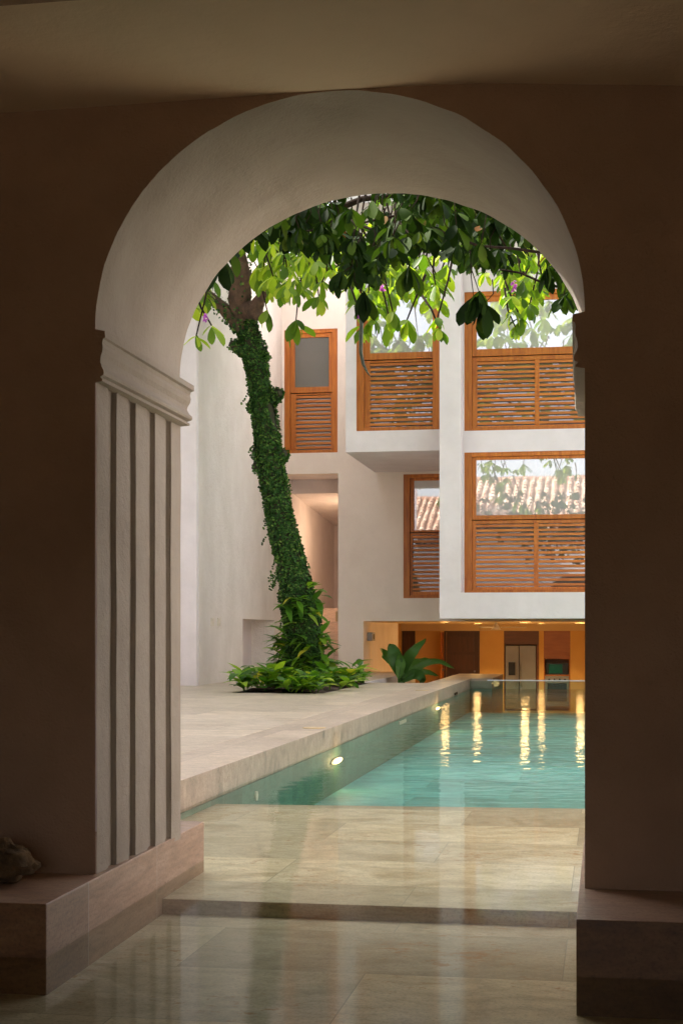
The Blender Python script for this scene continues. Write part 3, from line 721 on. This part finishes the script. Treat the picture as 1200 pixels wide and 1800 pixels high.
# open door leaf beside the second doorway
xd = K(780, 1111)[0]
e = empty('open_door_leaf', (xd, YK - .6, ZK), 'orange timber door leaf standing open at the left of the dark kitchen doorway', 'door')
b = MB(); b.box(xd - .05, xd + .0, YK - .95, YK - .05, ZK + .02, d2[3]); b.build('panel', M['wood'], e, bevel=.005)
b = MB(); b.cyl((xd, YK - .85, 0), .04, .1, 'x', 10); b.build('handle', M['steel'], e)
# cabinet surrounds
fz = K(915, 1134)[1]
b = MB(); b.box(c1[0], c1[1], YK + .05, YK + .9, fz + .03, c1[3]); b.box(c1[0], c1[0] + .04, YK + .05, YK + .9, ZK, fz + .03); b.box(c1[1] - .1, c1[1], YK + .05, YK + .9, ZK, fz + .03); b.box(c1[0]+.04, c1[1]-.1, YK+.85, YK+.9, ZK, fz+.03)
tag(b.build('fridge_cabinet', M['cabdark'], bevel=.005), 'dark brown timber cabinet boxed around the steel fridge', 'cabinet')
rx0, rx1 = c1[0] + .06, c1[1] - .12; xs_ = K(911.5, 1150)[0]
fr = empty('refrigerator', ((rx0+rx1)/2, YK + .3, ZK), 'large stainless double door fridge with a black dispenser in the kitchen', 'fridge')
b = MB(); b.box(rx0, rx1, YK + .06, YK + .8, ZK + .02, fz - .02); b.build('body', M['black'], fr)
for (a, c) in ((rx0, xs_ - .012), (xs_ + .012, rx1)):
    b = MB(); b.box(a, c, YK - .02, YK + .055, ZK + .1, fz - .02); dd = b.build('door', M['steel'], fr, bevel=.01)
    hx = xs_ - .10 if c < xs_ else xs_ + .07
    b = MB(); b.tube([(hx, YK - .02, fz - .75), (hx, YK - .09, fz - .72), (hx, YK - .10, fz - 1.6), (hx, YK - .02, fz - 1.65)], [.022]*4, 8); b.build('handle', M['steel'], dd, smooth=True)
dx0, dz0 = K(893, 1187); dx1, dz1 = K(905, 1164)
b = MB(); b.box(dx0, dx1, YK - .03, YK - .021, dz0, dz1); b.build('dispenser', M['black'], fr)
cz = K(975, 1160)[1]; mz0, mz1 = K(975, 1185.5)[1], K(975, 1166)[1]
b = MB(); b.box(c2[0], c2[1], YK + .02, YK + .9, cz + .03, c2[3]); 
for k in (1, 2): pass
b.box(c2[0], c2[0] + .04, YK + .02, YK + .9, ZK, cz + .03); b.box(c2[1] - .04, c2[1], YK + .02, YK + .9, ZK, cz + .03); b.box(c2[0]+.04, c2[1]-.04, YK+.8, YK+.9, ZK, cz+.03)
b.box(c2[0] + .04, c2[1] - .04, YK + .02, YK + .78, mz0 - .06, mz0 - .01)
tag(b.build('oven_cabinet', M['cabwood'], bevel=.005), 'reddish timber cabinet above the microwave in the kitchen', 'cabinet')
mx0, mx1 = c2[0] + .09, c2[1] - .09
mw = empty('microwave', ((mx0+mx1)/2, YK + .3, mz0), 'black microwave with teal glass reflection under the reddish cabinet', 'microwave')
b = MB(); b.box(mx0, mx1, YK + .06, YK + .6, mz0, mz1); b.build('body', M['black'], mw)
tg = simple('teal_reflection', (.01,.10,.10), .1);  # teal reflection put into the pane colour
b = MB(); b.box(mx0 + .1, mx1 - .22, YK + .045, YK + .058, mz0 + .04, mz1 - .04); b.build('window', tg, mw)
oz1 = mz0 - .07
ov = empty('oven', ((mx0+mx1)/2, YK + .3, ZK), 'steel oven with a row of knobs beneath the microwave', 'oven')
b = MB(); b.box(c2[0] + .05, c2[1] - .05, YK + .03, YK + .7, ZK + .2, oz1); b.build('body', M['steel'], ov, bevel=.005)
b = MB(); b.box(mx0 + .05, mx1 - .05, YK + .015, YK + .028, oz1 - 1.0, oz1 - .28); b.build('window', M['black'], ov)
for q in range(4):
    b = MB(); b.cyl((mx0 + .12 + q * (mx1 - mx0 - .24) / 3, YK - .01, oz1 - .13), .035, .04, 'y', 12); b.build('knob', M['black'], ov)
b = MB(); b.tube([(mx0 + .06, YK - .03, oz1 - .24), (mx1 - .06, YK - .03, oz1 - .24)], [.018]*2, 8); b.build('handle', M['steel'], ov)
# lights
labs = ['small round downlight nearest the left end of the kitchen ceiling', 'round downlight above the dark kitchen doorway', 'brightest round downlight above the fridge', 'small dim downlight between fridge and reddish cabinet',
        'round downlight at the right end of the kitchen ceiling']
for i, (px, t, r, lab) in enumerate(((781.5, 46.9, .14, labs[0]), (838, 54, .17, labs[1]), (922, 46.9, .2, labs[2]), (951, 54, .13, labs[3]), (1019, 50, .2, labs[4]))):
    p = pT(px, 1100, t)
    e = empty('ceiling_light', (p.x, p.y, zc_), lab, 'downlight', 'recessed downlights in the kitchen ceiling')
    b = MB(); b.cyl((p.x, p.y, zc_ - .022), r * .78, .02, n=20); b.build('bulb', M['lampglow'], e)
    b = MB()
    n = 24; vs = []
    for rr_, z in ((r*.8, zc_-.03), (r, zc_-.03), (r, zc_-.001), (r*.8, zc_-.001)):
        for k in range(n): vs.append((p.x + rr_*math.cos(2*math.pi*k/n), p.y + rr_*math.sin(2*math.pi*k/n), z))
    b.add(vs, [(q*n+k, q*n+(k+1)%n, ((q+1)%4)*n+(k+1)%n, ((q+1)%4)*n+k) for q in range(4) for k in range(n)]); b.build('trim_ring', M['switch'], e)
    ld = bpy.data.lights.new('bulb_light', 'POINT'); ld.energy = 5 if 'dim' in lab or 'small' in lab else 8; ld.color = (1, .60, .22); ld.shadow_soft_size = .13
    lo = bpy.data.objects.new('bulb_light', ld); col.objects.link(lo); lo.parent = e; lo.location = (0, 0, -.16)
    sd_l = bpy.data.lights.new('fill_spot', 'SPOT'); sd_l.energy = 160; sd_l.color = (1, .68, .27); sd_l.spot_size = R(125); sd_l.spot_blend = .7; sd_l.shadow_soft_size = .15  # added kitchen fill, set well behind the downlight itself
    so = bpy.data.objects.new('fill_spot', sd_l); col.objects.link(so); so.parent = e; so.location = (0, 3.2, -.05)
# fan
fx, fz_ = pY(871, 1103, 50)[0], 1.5
fan = empty('ceiling_fan', (fx, 50, zc_), 'pale ceiling fan with a cone shaped hub hanging in the kitchen', 'ceiling fan')
b = MB(); b.cyl((fx, 50, zc_ - .24), .17, .20, n=18, r2=.05); b.cyl((fx, 50, zc_-.04), .05, .039, n=12); b.build('hub', M['switch'], fan, smooth=False)
for k in range(3):
    a = R(5 + 120 * k); c, s = math.cos(a), math.sin(a)
    b = MB(); vs = []
    for (rr_, w) in ((.15, .05), (.3, .09), (.95, .10), (1.0, .05)):
        for sd_ in (-1, 1):
            for dz in (0, .015): vs.append((fx + c*rr_ - s*w*sd_, 50 + s*rr_ + c*w*sd_, zc_ - .17 + dz + sd_*.012))
    fs = []
    for q in range(3):
        o_ = q*4
        fs += [(o_, o_+4, o_+6, o_+2), (o_+1, o_+3, o_+7, o_+5), (o_, o_+1, o_+5, o_+4), (o_+2, o_+6, o_+7, o_+3)]
    b.add(vs, fs); b.build('blade', M['switch'], fan)
# box lamp on the pier
p = pX(647.5, 1119, xun); 
e = empty('box_lamp', (xun, p.y, p.z), 'small grey square fitting on the pier beside the kitchen opening', 'wall fitting')
b = MB(); b.box(xun + .002, xun + .16, p.y - .30, p.y + .30, p.z - .13, p.z + .13); b.build('housing', M['grey'], e, bevel=.015)
b = MB(); b.cyl((xun + .16, p.y, p.z), .09, .015, 'x', 18); b.build('round_face', M['black'], e)
# glass pool end
gx0 = pY(850, 1192, 39.6).x
e = empty('glass_pool_end', (0, 39.6, 0), 'clear glass panel closing the far end of the pool', 'glass panel')
b = MB(); b.box(XP + .01, 3.2, 39.60, 39.64, -1.6, .205); b.build('panel', M['clear'], e)
b = MB(); b.box(XP + .01 + .46, 3.2, 39.592, 39.648, .206, .235); b.build('rim', M['glassedge'], e)
# ------------------------------------------------------------------ pool lamps and fittings
for (px, py, r, lab) in ((590, 1337, .14, 'larger lit underwater lamp on the near side wall of the pool'), (767, 1245, .14, 'small lit underwater lamp on the far part of the pool side wall')):
    p = pX(px, py, XP)
    e = empty('pool_light', (XP, p.y, p.z), lab, 'pool lamp', 'lit lamps in the pool side wall')
    kx, kz = (.42, .045) if px < 600 else (.42, .035)
    b = MB(); b.cyl((XP + .006, 0, 0), 1, .03, 'x', 28); b.v = [(x_, p.y + y_ * kx * .75, p.z + z_ * kz * .75) for x_, y_, z_ in b.v]; b.build('lens', M['poolglow'], e)
    b = MB(); b.cyl((XP + .005, 0, 0), 1, .015, 'x', 28); b.v = [(x_, p.y + y_ * kx, p.z + z_ * kz) for x_, y_, z_ in b.v]; b.build('trim_ring', M['steel'], e)
    ld = bpy.data.lights.new('lens_light', 'POINT'); ld.energy = 1.5; ld.color = (1, .7, .3); ld.shadow_soft_size = .1
    lo = bpy.data.objects.new('lens_light', ld); col.objects.link(lo); lo.parent = e; lo.location = (.15, 0, 0)
for (px, py, ly, lz, lab) in ((706, 1269, .45, .03, 'long white slot fitting in the pool side between the two lamps'), (800, 1219, .35, .03, 'short dark slot fitting in the pool side near its far end')):
    p = pX(px, py, XP); b = MB(); b.box(XP + .005, XP + .02, p.y - ly, p.y + ly, p.z - lz, p.z + lz)
    tag(b.build('pool_inlet', M['switch'] if px < 750 else M['black'], bevel=.004), lab, 'pool fitting')
p = pX(448, 1399, XP); b = MB(); b.cyl((XP + .005, p.y, p.z), .05, .02, 'x', 16)
tag(b.build('pool_inlet', M['switch']), 'round pale inlet on the pool side nearest the arch', 'pool fitting')
for (px, py, lab) in ((552, 1280, 'nearer round cream cover set flush in the deck by the coping'), (742, 1214, 'farther round cream cover set flush in the deck by the coping')):
    t = 1.25 * F / (py - HY); p = pT(px, py, t)
    b = MB(); b.cyl((p.x, p.y, .252), .15, .008, n=28)
    tag(b.build('deck_cover', simple('cover_plastic', (.60,.46,.25), .5)), lab, 'deck cover', 'round covers set in the deck')

# ------------------------------------------------------------------ leaves
def leaf(mb, base, d, L, W, up=None, curl=.25, shape='ob', fold=.12, rnd=random):
    """one leaf: three columns of points along a curved midrib"""
    d = d.normalized(); up = up or Vector((rnd.uniform(-1,1), rnd.uniform(-1,1), rnd.uniform(.2,1)))
    side = d.cross(up)
    if side.length < 1e-3: side = d.cross(Vector((1,0,0)))
    side.normalize(); nn = side.cross(d).normalized()
    rows = ((0,.06),(.2,.5),(.45,.86),(.7,1.0),(.9,.62),(1.0,.05)) if shape == 'ob' else ((0,.05),(.2,.75),(.42,1.0),(.65,.8),(.85,.42),(1.0,.02))
    vs = []
    for t, w in rows:
        c = base + d * (L * t) - nn * (curl * L * t * t)
        ww = W * .5 * w
        vs += [c - side * ww + nn * (fold * ww * 2), c, c + side * ww + nn * (fold * ww * 2)]
    fs = []
    for k in range(len(rows) - 1):
        a = 3 * k; fs += [(a, a+1, a+4, a+3), (a+1, a+2, a+5, a+4)]
    mb.add(vs, fs)
def rosette(mb, c, n, L, droop=.8, rnd=random, shape='ob', wr=.46):
    a0 = rnd.uniform(0, 6.28)
    for k in range(n):
        a = a0 + 2.4 * k + rnd.uniform(-.3, .3)
        d = Vector((math.cos(a), math.sin(a), -droop * rnd.uniform(.3, 1.8)))
        l = L * rnd.uniform(.7, 1.2)
        leaf(mb, c + Vector((0, 0, rnd.uniform(-.1, .1) * L)), d, l, l * wr * rnd.uniform(.85, 1.15), up=Vector((0,0,1)) + Vector((rnd.uniform(-.4,.4), rnd.uniform(-.4,.4), 0)), curl=rnd.uniform(.0, .45), shape=shape, rnd=rnd)
def interp(tab, x):
    if x <= tab[0][0]: return tab[0][1]
    for (a, ya), (c, yc) in zip(tab, tab[1:]):
        if x <= c: return ya + (yc - ya) * (x - a) / (c - a)
    return tab[-1][1]

# ------------------------------------------------------------------ courtyard tree
TY = 34.0
def tp(x, y, dy=0): return pY(x, y, TY + dy)
S = TY / .985 / F
tree = empty('ivy_tree', (tp(528, 1205).x, TY, .3), 'leaning tree wrapped in green ivy with pale green leaves at the top', 'tree')
tpath = [(538,1222,80),(536,1195,70),(534,1165,68),(532,1100,63),(525,1060,59),(517,1020,53),(509,980,48),(499.5,940,47),(490,900,43),(483,860,42),(478,830,41),(472,795,42),(469,760,40),(463,720,40),(456,680,34),(452,650,37),(448,620,40),(438,590,36),(432,568,34),(428,548,34)]
def dens(tab, k=4):
    out = []
    for a, c in zip(tab, tab[1:]):
        for q in range(k): f = q / k; out.append(tuple(a[i]*(1-f)+c[i]*f for i in range(3)))
    out.append(tab[-1]); return out
tb = MB(); surf = []
def limb(tab, n=16, wob=.16, seed=0, dy0=0, dy1=0, ivy=1.0):
    tt = dens(tab); m = len(tt)
    pts = [tp(x, y, dy0 + (dy1 - dy0) * i / (m-1)) for i, (x, y, w) in enumerate(tt)]
    rad = [w * .5 * S * .96 for (_, _, w) in tt]
    tb.tube(pts, rad, n, wob, seed); surf.append((pts, rad, ivy))
limb(tpath, 22, .14, 1)
limb([(434,572,32),(424,548,40),(421,525,42),(422,500,42),(424,482,38),(421,460,30),(418,440,26),(424,400,24),(436,330,20)], 16, .2, 2, 0, -1.0, .10)
limb([(440,598,26),(424,575,26),(404,554,24),(384,534,22),(362,517,20),(330,490,18),(290,450,16),(240,400,14)], 12, .2, 3, 0, -.6, .3)
limb([(424,540,34),(440,546,32),(452,552,24),(458,560,12)], 12, .3, 4, -.2, -.5, 0)
limb([(440,550,28),(450,538,26),(458,524,20),(463,513,14)], 12, .3, 12, -.3, -.6, 0)
limb([(464,514,11),(473,502,9),(478,488,7),(480,460,6),(500,380,5)], 8, .1, 14, -.5, -2, 0)
limb([(438,618,24),(424,613,20),(412,607,16),(405,603,13)], 10, .3, 5, 0, -.2, .7)
limb([(458,706,30),(478,697,26),(487,692,20),(493,690,12)], 10, .3, 6, 0, -.2, 1.2)
limb([(452,722,20),(442,714,16),(436,710,8)], 10, .3, 7, 0, 0, .6)
limb([(478,806,34),(494,800,22),(502,796,12)], 10, .3, 8, 0, -.1, 1.3)
limb([(468,802,30),(454,796,24),(444,793,14)], 10, .3, 9, 0, -.1, 1.3)
limb([(468,830,24),(454,822,18),(444,818,12)], 10, .3, 10, 0, -.1, .2)
limb([(452,626,34),(464,622,24),(471,618,12)], 8, .3, 11, 0, 0, 1.0)
tb.build('trunk', M['mossbark'], tree, smooth=True)
iv = MB(); rn = random.Random(11)
for pts, rad, k in surf:
    if k <= 0: continue
    for i in range(len(pts) - 1):
        seg = (pts[i+1] - pts[i]); L = seg.length; r = (rad[i] + rad[i+1]) / 2
        frac = pts[i].z
        dk_ = k * (1.0 if frac < 8.8 else .45)
        cnt = int(2 * math.pi * r * L * 1500 * dk_)
        d = seg.normalized(); a = d.cross(Vector((.3,1,.2))).normalized(); c = d.cross(a).normalized()
        for q in range(cnt):
            th = rn.uniform(0, 6.283); f = rn.random()
            nrm_ = a * math.cos(th) + c * math.sin(th)
            pos = pts[i] + seg * f + nrm_ * (r * rn.uniform(.98, 1.04) + .07 * max(0, mnoise.noise(pts[i] * 2.2 + nrm_ * 1.5)) + rn.uniform(0, .02))
            if mnoise.noise(Vector((th * .9, pos.z * 1.2, 3))) + .5 * mnoise.noise(pos * 3) < -.5: continue
            sz = rn.uniform(.035, .085)
            leaf_d = (nrm_ * .5 + Vector((rn.uniform(-1,1), rn.uniform(-1,1), rn.uniform(-1.1,.3)))).normalized()
            s_ = leaf_d.cross(nrm_ + Vector((0,0,.3))).normalized() * sz * .5
            iv.add([pos, pos + leaf_d * sz * .5 + s_, pos + leaf_d * sz, pos + leaf_d * sz * .5 - s_], [(0,1,2,3)])
for q in range(26):                                          # loose ivy strands
    i = rn.randrange(8, 60); p = surf[0][0][i]; r = surf[0][1][i]; sg = rn.choice((-1, 1))
    p = p + Vector((sg * r * 1.0, -.1, 0)); 
    for k in range(rn.randrange(5, 12)):
        p = p + Vector((sg * rn.uniform(-.01, .05), rn.uniform(-.02,.02), -rn.uniform(.02, .06))); sz = .06
        iv.add([p, p + Vector((sz*.5, 0, sz*.4)), p + Vector((sz, 0, -.01)), p + Vector((sz*.5, 0, -sz*.5))], [(0,1,2,3)])
iv.build('ivy', M['ivy'], tree)

# crown of the courtyard tree, reaching over the villa front
far_b = [(300,640),(330,610),(350,585),(372,570),(385,540),(400,470),(430,480),(445,575),(470,560),(500,560),(520,590),(560,560),(600,545),(640,600),(665,590),(700,560),(735,575),(770,595),(790,500),(840,470),(870,510),(890,580),(920,595),(950,560),(975,500),(1040,480),(1150,480)]
cm = MB(); tw = MB(); rn = random.Random(5)
def twig(p, L=1.0, r=.012):
    q = p + Vector((rn.uniform(-.3,.3), rn.uniform(-.3,.3), rn.uniform(.4, 1))) * L
    tw.tube([p, (p+q)/2 + Vector((rn.uniform(-.05,.05),0,rn.uniform(-.05,.05))), q], [r, r*1.3, r*1.8], 5)
for k in range(450):
    x = rn.uniform(330, 1150); y = interp(far_b, x) - 56 - abs(rn.gauss(0, 1)) * 72
    t = rn.uniform(23, 35)
    if x < 440 and t > 31: t = 30
    if y < 150: continue
    if 372 < x < 462 and y > 425: continue
    c = pT(x, y, t)
    rosette(cm, c, rn.randrange(4, 8), rn.uniform(.24, .40) * (t / 28), .8, rn, wr=rn.uniform(.36,.5))
    if rn.random() < .5: twig(c, .9)
for (x, y, t, n, L) in ((372,572,22,4,.3),(470,548,31,6,.42),(520,565,30,7,.42),(452,470,30,4,.4),(462,480,30,4,.4),(560,520,27,6,.4),(635,575,24,7,.3),(655,560,24,6,.3),(690,548,22,7,.28),(715,562,22,7,.28),(768,560,22,7,.25),(772,578,22,6,.22),(900,545,26,7,.3),(915,560,26,7,.3),(930,535,26,7,.3),(905,575,26,5,.25),(685,565,23,5,.3),(640,530,24,6,.3),(345,590,24,4,.3)):
    c = pT(x, y, t); rosette(cm, c, n, L, 1.2, rn); twig(c, 1.2)
# rest of the crown out of the frame, sparse so that light comes through
for k in range(260):
    c = Vector((rn.uniform(-11, 1), rn.uniform(24, 37), rn.uniform(9.5, 15)))
    rosette(cm, c, 6, .42, .7, rn)
far_crown = cm
# limbs feeding the crown
for (a, c) in (((430,400,-1),(560,380,-6)),((430,400,-1),(700,420,-9)),((560,380,-6),(880,400,-8)),((470,440,-2),(640,500,-8))):
    p = tp(a[0],a[1],a[2]); q = pT(c[0], c[1], (TY + c[2]) / .985)
    mid = (p + q) / 2 + Vector((0, 0, .5)); tw.tube([p, (p+mid)/2 + Vector((0,.1,.15)), mid, (q+mid)/2, q], [.07,.055,.04,.03,.018], 8, .15, 2)
def two(mb, extra, name, ma, mb_, parent):
    mb.merge(extra); o = mb.build(name, ma, parent, smooth=True); o.data.materials.append(mb_)
    for i, p in enumerate(o.data.polygons):
        if i >= mb.n1: p.material_index = 1
    return o
two(far_crown, tw, 'crown', M['leaf_far'], M['bark_dark'], tree)

# hanging dark aerial root
b = MB(); t = 20
b.tube([pT(x, y, t) for x, y in ((634,540),(635,570),(634,600),(634,620),(638,640),(645,654),(650,661))], [.026,.028,.028,.026,.022,.014,.005], 8)
tag(b.build('hanging_pod', simple('pod_skin', (.035,.045,.02), .25), smooth=True), 'long thin dark seed pod hanging below the leaves in front of the middle window', 'seed pod')

# ------------------------------------------------------------------ nearer tree whose leafy boughs hang over the arch
near_b = [(200,470),(400,478),(430,470),(480,445),(520,490),(560,480),(600,505),(640,560),(675,505),(720,492),(760,470),(790,500),(815,500),(835,520),(865,510),(885,530),(910,480),(950,488),(975,520),(1000,548),(1028,556),(1200,560)]
nt_ = empty('overhanging_tree', (3.9, 16, .25), 'tree with shade put into its leaf colour, boughs hanging down just beyond the arch', 'tree')
b = MB()
b.tube([(3.9,16,.1),(3.8,16,2),(3.6,15.8,4),(3.2,15.6,5.6),(2.2,15.5,6.6)], [.22,.2,.18,.15,.11], 12, .15, 5)
b.tube([(3.2,15.6,5.6),(1.8,15.8,6.0),(.4,15.9,5.7),tuple(pT(960,445,15.5)),tuple(pT(900,437,15.3)),tuple(pT(840,432,15.0)),tuple(pT(770,405,14.8)),tuple(pT(690,380,14.6)),tuple(pT(600,400,14.5)),tuple(pT(500,410,15))], [.1,.07,.05,.018,.015,.014,.013,.012,.010,.008], 8, .15, 6)
b.tube([tuple(pT(890,436,15.3)),tuple(pT(868,400,15.2)),tuple(pT(850,370,15.1)),tuple(pT(830,330,15.3))], [.011,.011,.010,.008], 8, .1, 7)
b.tube([tuple(pT(880,474,14.3)),tuple(pT(915,480,14.3)),tuple(pT(960,500,14.3)),tuple(pT(1060,520,14.2))], [.008,.01,.012,.02], 6, .1, 8)
b.tube([(2.2,15.5,6.6),(.5,14.8,6.7),(-1.5,14,6.4),(-3.5,13.5,6.0)], [.1,.07,.05,.02], 8, .15, 9)
b.build('trunk', M['bark_dark'], nt_, smooth=True)
cm = MB(); tw = MB(); rn = random.Random(23)
for k in range(540):
    x = rn.uniform(230, 1230); y = interp(near_b, x) - 58 - abs(rn.gauss(0, 1)) * 60
    t = rn.uniform(12.5, 19)
    if y < 120: continue
    if rn.random() < .25 and 840 < x < 960 and y < 440: continue
    if x < 470 and rn.random() < .6: continue
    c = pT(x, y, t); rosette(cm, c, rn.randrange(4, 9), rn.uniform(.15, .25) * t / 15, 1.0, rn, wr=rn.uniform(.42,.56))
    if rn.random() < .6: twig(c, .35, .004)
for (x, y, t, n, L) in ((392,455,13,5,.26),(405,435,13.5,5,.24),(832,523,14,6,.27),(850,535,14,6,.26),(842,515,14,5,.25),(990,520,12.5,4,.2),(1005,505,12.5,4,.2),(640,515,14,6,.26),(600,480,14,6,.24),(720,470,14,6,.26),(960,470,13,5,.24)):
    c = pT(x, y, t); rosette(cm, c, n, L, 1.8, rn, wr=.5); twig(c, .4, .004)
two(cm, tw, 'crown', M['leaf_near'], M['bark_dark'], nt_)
# purple flowers of a vine among the boughs
for (x, y, t, n, lab) in ((361,550,22,7,'purple and white blossom hanging at the left edge of the arch opening'),(672,500,20,5,'small purple blossom among the leaves above the middle window'),(902,494,18,6,'purple blossom under the dark bough on the right'),(630,548,20,4,'tiny purple blossom beside the top of the hanging pod')):
    c = pT(x, y, t); fb = MB()
    for k in range(n * 3):
        d = Vector((rn.uniform(-1,1), rn.uniform(-1,1), rn.uniform(-1.2,.4)))
        leaf(fb, c + Vector((0,0,-.018*k/3)), d, .05, .035, shape='ov', rnd=rn)
    o = fb.build('vine_blossom', M['flower'], origin=c); tag(o, lab, 'flower', 'purple vine blossoms')
    
# ------------------------------------------------------------------ bed plants
def shrub(px, py, n, L, lab, t=None, spread=1.0, up=.9, group='leafy plants in the tree bed', name='leafy_plant', dep=None):
    t = t or 1.22 * F / (py - HY); c = pT(px, py, t); m_ = MB(); st = MB(); rr2 = random.Random(int(px * 7 + py))
    e = empty(name, c, lab, 'plant', group)
    for s_ in range(max(3, n // 5)):
        a = rr2.uniform(0, 6.28); r0 = rr2.uniform(0, .25) * spread
        top = c + Vector((math.cos(a) * r0, math.sin(a) * r0, 0)); tip = top + Vector((math.cos(a) * .2 * spread, math.sin(a) * .2 * spread, L * rr2.uniform(.35, .95)))
        st.tube([top, (top + tip) / 2, tip], [.014, .011, .006], 5)
        for k in range(9):
            f = .12 + .88 * k / 8; q = top + (tip - top) * f; b_ = a + 2.4 * k
            d = Vector((math.cos(b_), math.sin(b_), up * rr2.uniform(.2, 1.3)))
            leaf(m_, q, d, L * rr2.uniform(.75, 1.15), L * .46, up=Vector((0, 0, 1)), curl=rr2.uniform(.15, .55), shape='ov', rnd=rr2)
    m_.merge(st); m_.build('foliage', M['leaf_bed'], e, smooth=True)
gl = 'low green plant in the tree bed, '
bed = [(432,1214,28,.42,'leftmost low green plant in the tree bed'),(458,1208,35,.45,'second low green plant from the left in the tree bed'),(484,1212,35,.45,'broad leaved plant in the bed, just left of the trunk foot'),
       (512,1216,28,.36,'yellowish plant at the front of the bed before the trunk'),(548,1216,28,.36,'small spiky plant at the front of the bed, right of the yellowish one'),(575,1212,28,.42,'bright plant in the bed at the right foot of the trunk'),
       (598,1206,35,.50,'tall pointed plant in the bed between trunk and rightmost plant'),(626,1200,28,.40,'rightmost green plant in the tree bed corner'),(500,1203,28,.4,'dark green plant behind the yellowish one against the trunk')]
for x, y, n, L, lab in bed: shrub(x, y, n, L, lab)
def climber(pts, L, lab):
    m_ = MB(); rr2 = random.Random(int(pts[0][0]))
    for (x, y, n, sx) in pts:
        c = tp(x, y, -.5)
        for k in range(n):
            side = 1 if sx > 0 else -1 if sx < 0 else rr2.choice((-1, 1))
            d = Vector((side * rr2.uniform(.3, 1.2), rr2.uniform(-1.1, -.1), rr2.uniform(-.5, .8)))
            leaf(m_, c + Vector((rr2.uniform(-.12,.12), rr2.uniform(-.15,.1), rr2.uniform(-.14,.14))), d, L * rr2.uniform(.7, 1.2), L * .42, up=Vector((0,0,1)), curl=rr2.uniform(.1,.5), shape='ov', rnd=rr2)
    o = m_.build('climbing_plant', M['leaf_bed'], origin=tp(pts[0][0], pts[0][1], -.5)); 
    for p in o.data.polygons: p.use_smooth = True
    tag(o, lab, 'plant', 'leafy climbers on the ivy trunk')
climber([(550,1032,4,1),(556,1048,4,1),(556,1060,4,1),(550,1078,4,1)], .42, 'small bright sprig sticking out right of the trunk, topmost climber')
climber([(505,1062,9,0),(520,1060,8,0),(535,1072,8,0),(512,1085,7,0),(508,1098,6,-1)], .36, 'light green climber across the middle of the lower trunk')
climber([(504,1118,9,-1),(500,1135,10,-1),(500,1150,10,-1),(502,1165,10,-1),(506,1180,9,-1)], .46, 'long leaved climber spreading left of the trunk foot')
climber([(528,1125,9,0),(535,1140,10,0),(530,1155,9,0),(524,1172,10,0),(540,1168,7,0)], .34, 'yellow tipped climber on the front of the trunk foot')
climber([(562,1122,9,1),(567,1140,9,1),(568,1158,9,1),(572,1172,8,1)], .42, 'climber leaning out right of the trunk foot')

# ------------------------------------------------------------------ big leaved plant by the undercroft
c0 = pT(706, 1196, 40.5); c0.z = ZK + .55
bp = empty('broad_leaf_plant', (c0.x, c0.y, ZK), 'broad leaved plant rising from the sunken area beside the kitchen', 'plant')
b = MB(); b.cyl((c0.x, c0.y, ZK), .32, .6, n=20, r2=.42); b.build('pot', M['grey'], bp)
m_ = MB(); st = MB()
for (pts, W) in (([(706,1196),(692,1165),(676,1150),(668,1142)], .30), ([(702,1190),(696,1160),(690,1142),(684,1133)], .36), ([(706,1195),(714,1165),(728,1145),(749,1124)], .30),
                 ([(706,1196),(722,1172),(742,1164),(758,1161)], .26), ([(708,1196),(730,1176),(765,1163),(798,1176)], .2), ([(710,1197),(728,1184),(748,1182),(770,1189)], .2), ([(704,1198),(728,1186),(742,1192),(740,1204)], .3), ([(700,1194),(704,1172),(704,1160),(702,1150)], .26)):
    P = [pT(x, y, 40.5 + random.uniform(-.4, .4)) for x, y in pts]
    st.tube([c0, P[0], P[1]], [.03, .025, .015], 6)
    vs = []; n = 12
    for i in range(n + 1):
        f = i / n * 2.999; k = int(f); g = f - k
        # catmull style smooth path from P0..P3
        a = P[max(k-1,0)]; b0 = P[k]; b1 = P[min(k+1,3)]; e1 = P[min(k+2,3)]
        q = .5 * ((2*b0) + (b1-a)*g + (2*a-5*b0+4*b1-e1)*g*g + (3*b0-a-3*b1+e1)*g*g*g)
        tng = (P[min(k+1,3)] - P[k]).normalized(); sd2 = tng.cross(Vector((.15, -1, .25))).normalized()
        w = W * .5 * math.sin(math.pi * min(1, (i / n) ** .8 * .97 + .02)) ** .8
        vs += [q - sd2 * w + Vector((0, -.06, .02)) * (1 + .4 * math.sin(i * 2.2)), q, q + sd2 * w + Vector((0, -.06, .02)) * (1 + .4 * math.cos(i * 2.0))]
    m_.add(vs, [x for k in range(n) for x in ((3*k, 3*k+1, 3*k+4, 3*k+3), (3*k+1, 3*k+2, 3*k+5, 3*k+4))])
m_.build('leaves', M['leaf_big'], bp, smooth=True); st.build('stems', M['leaf_big'], bp)
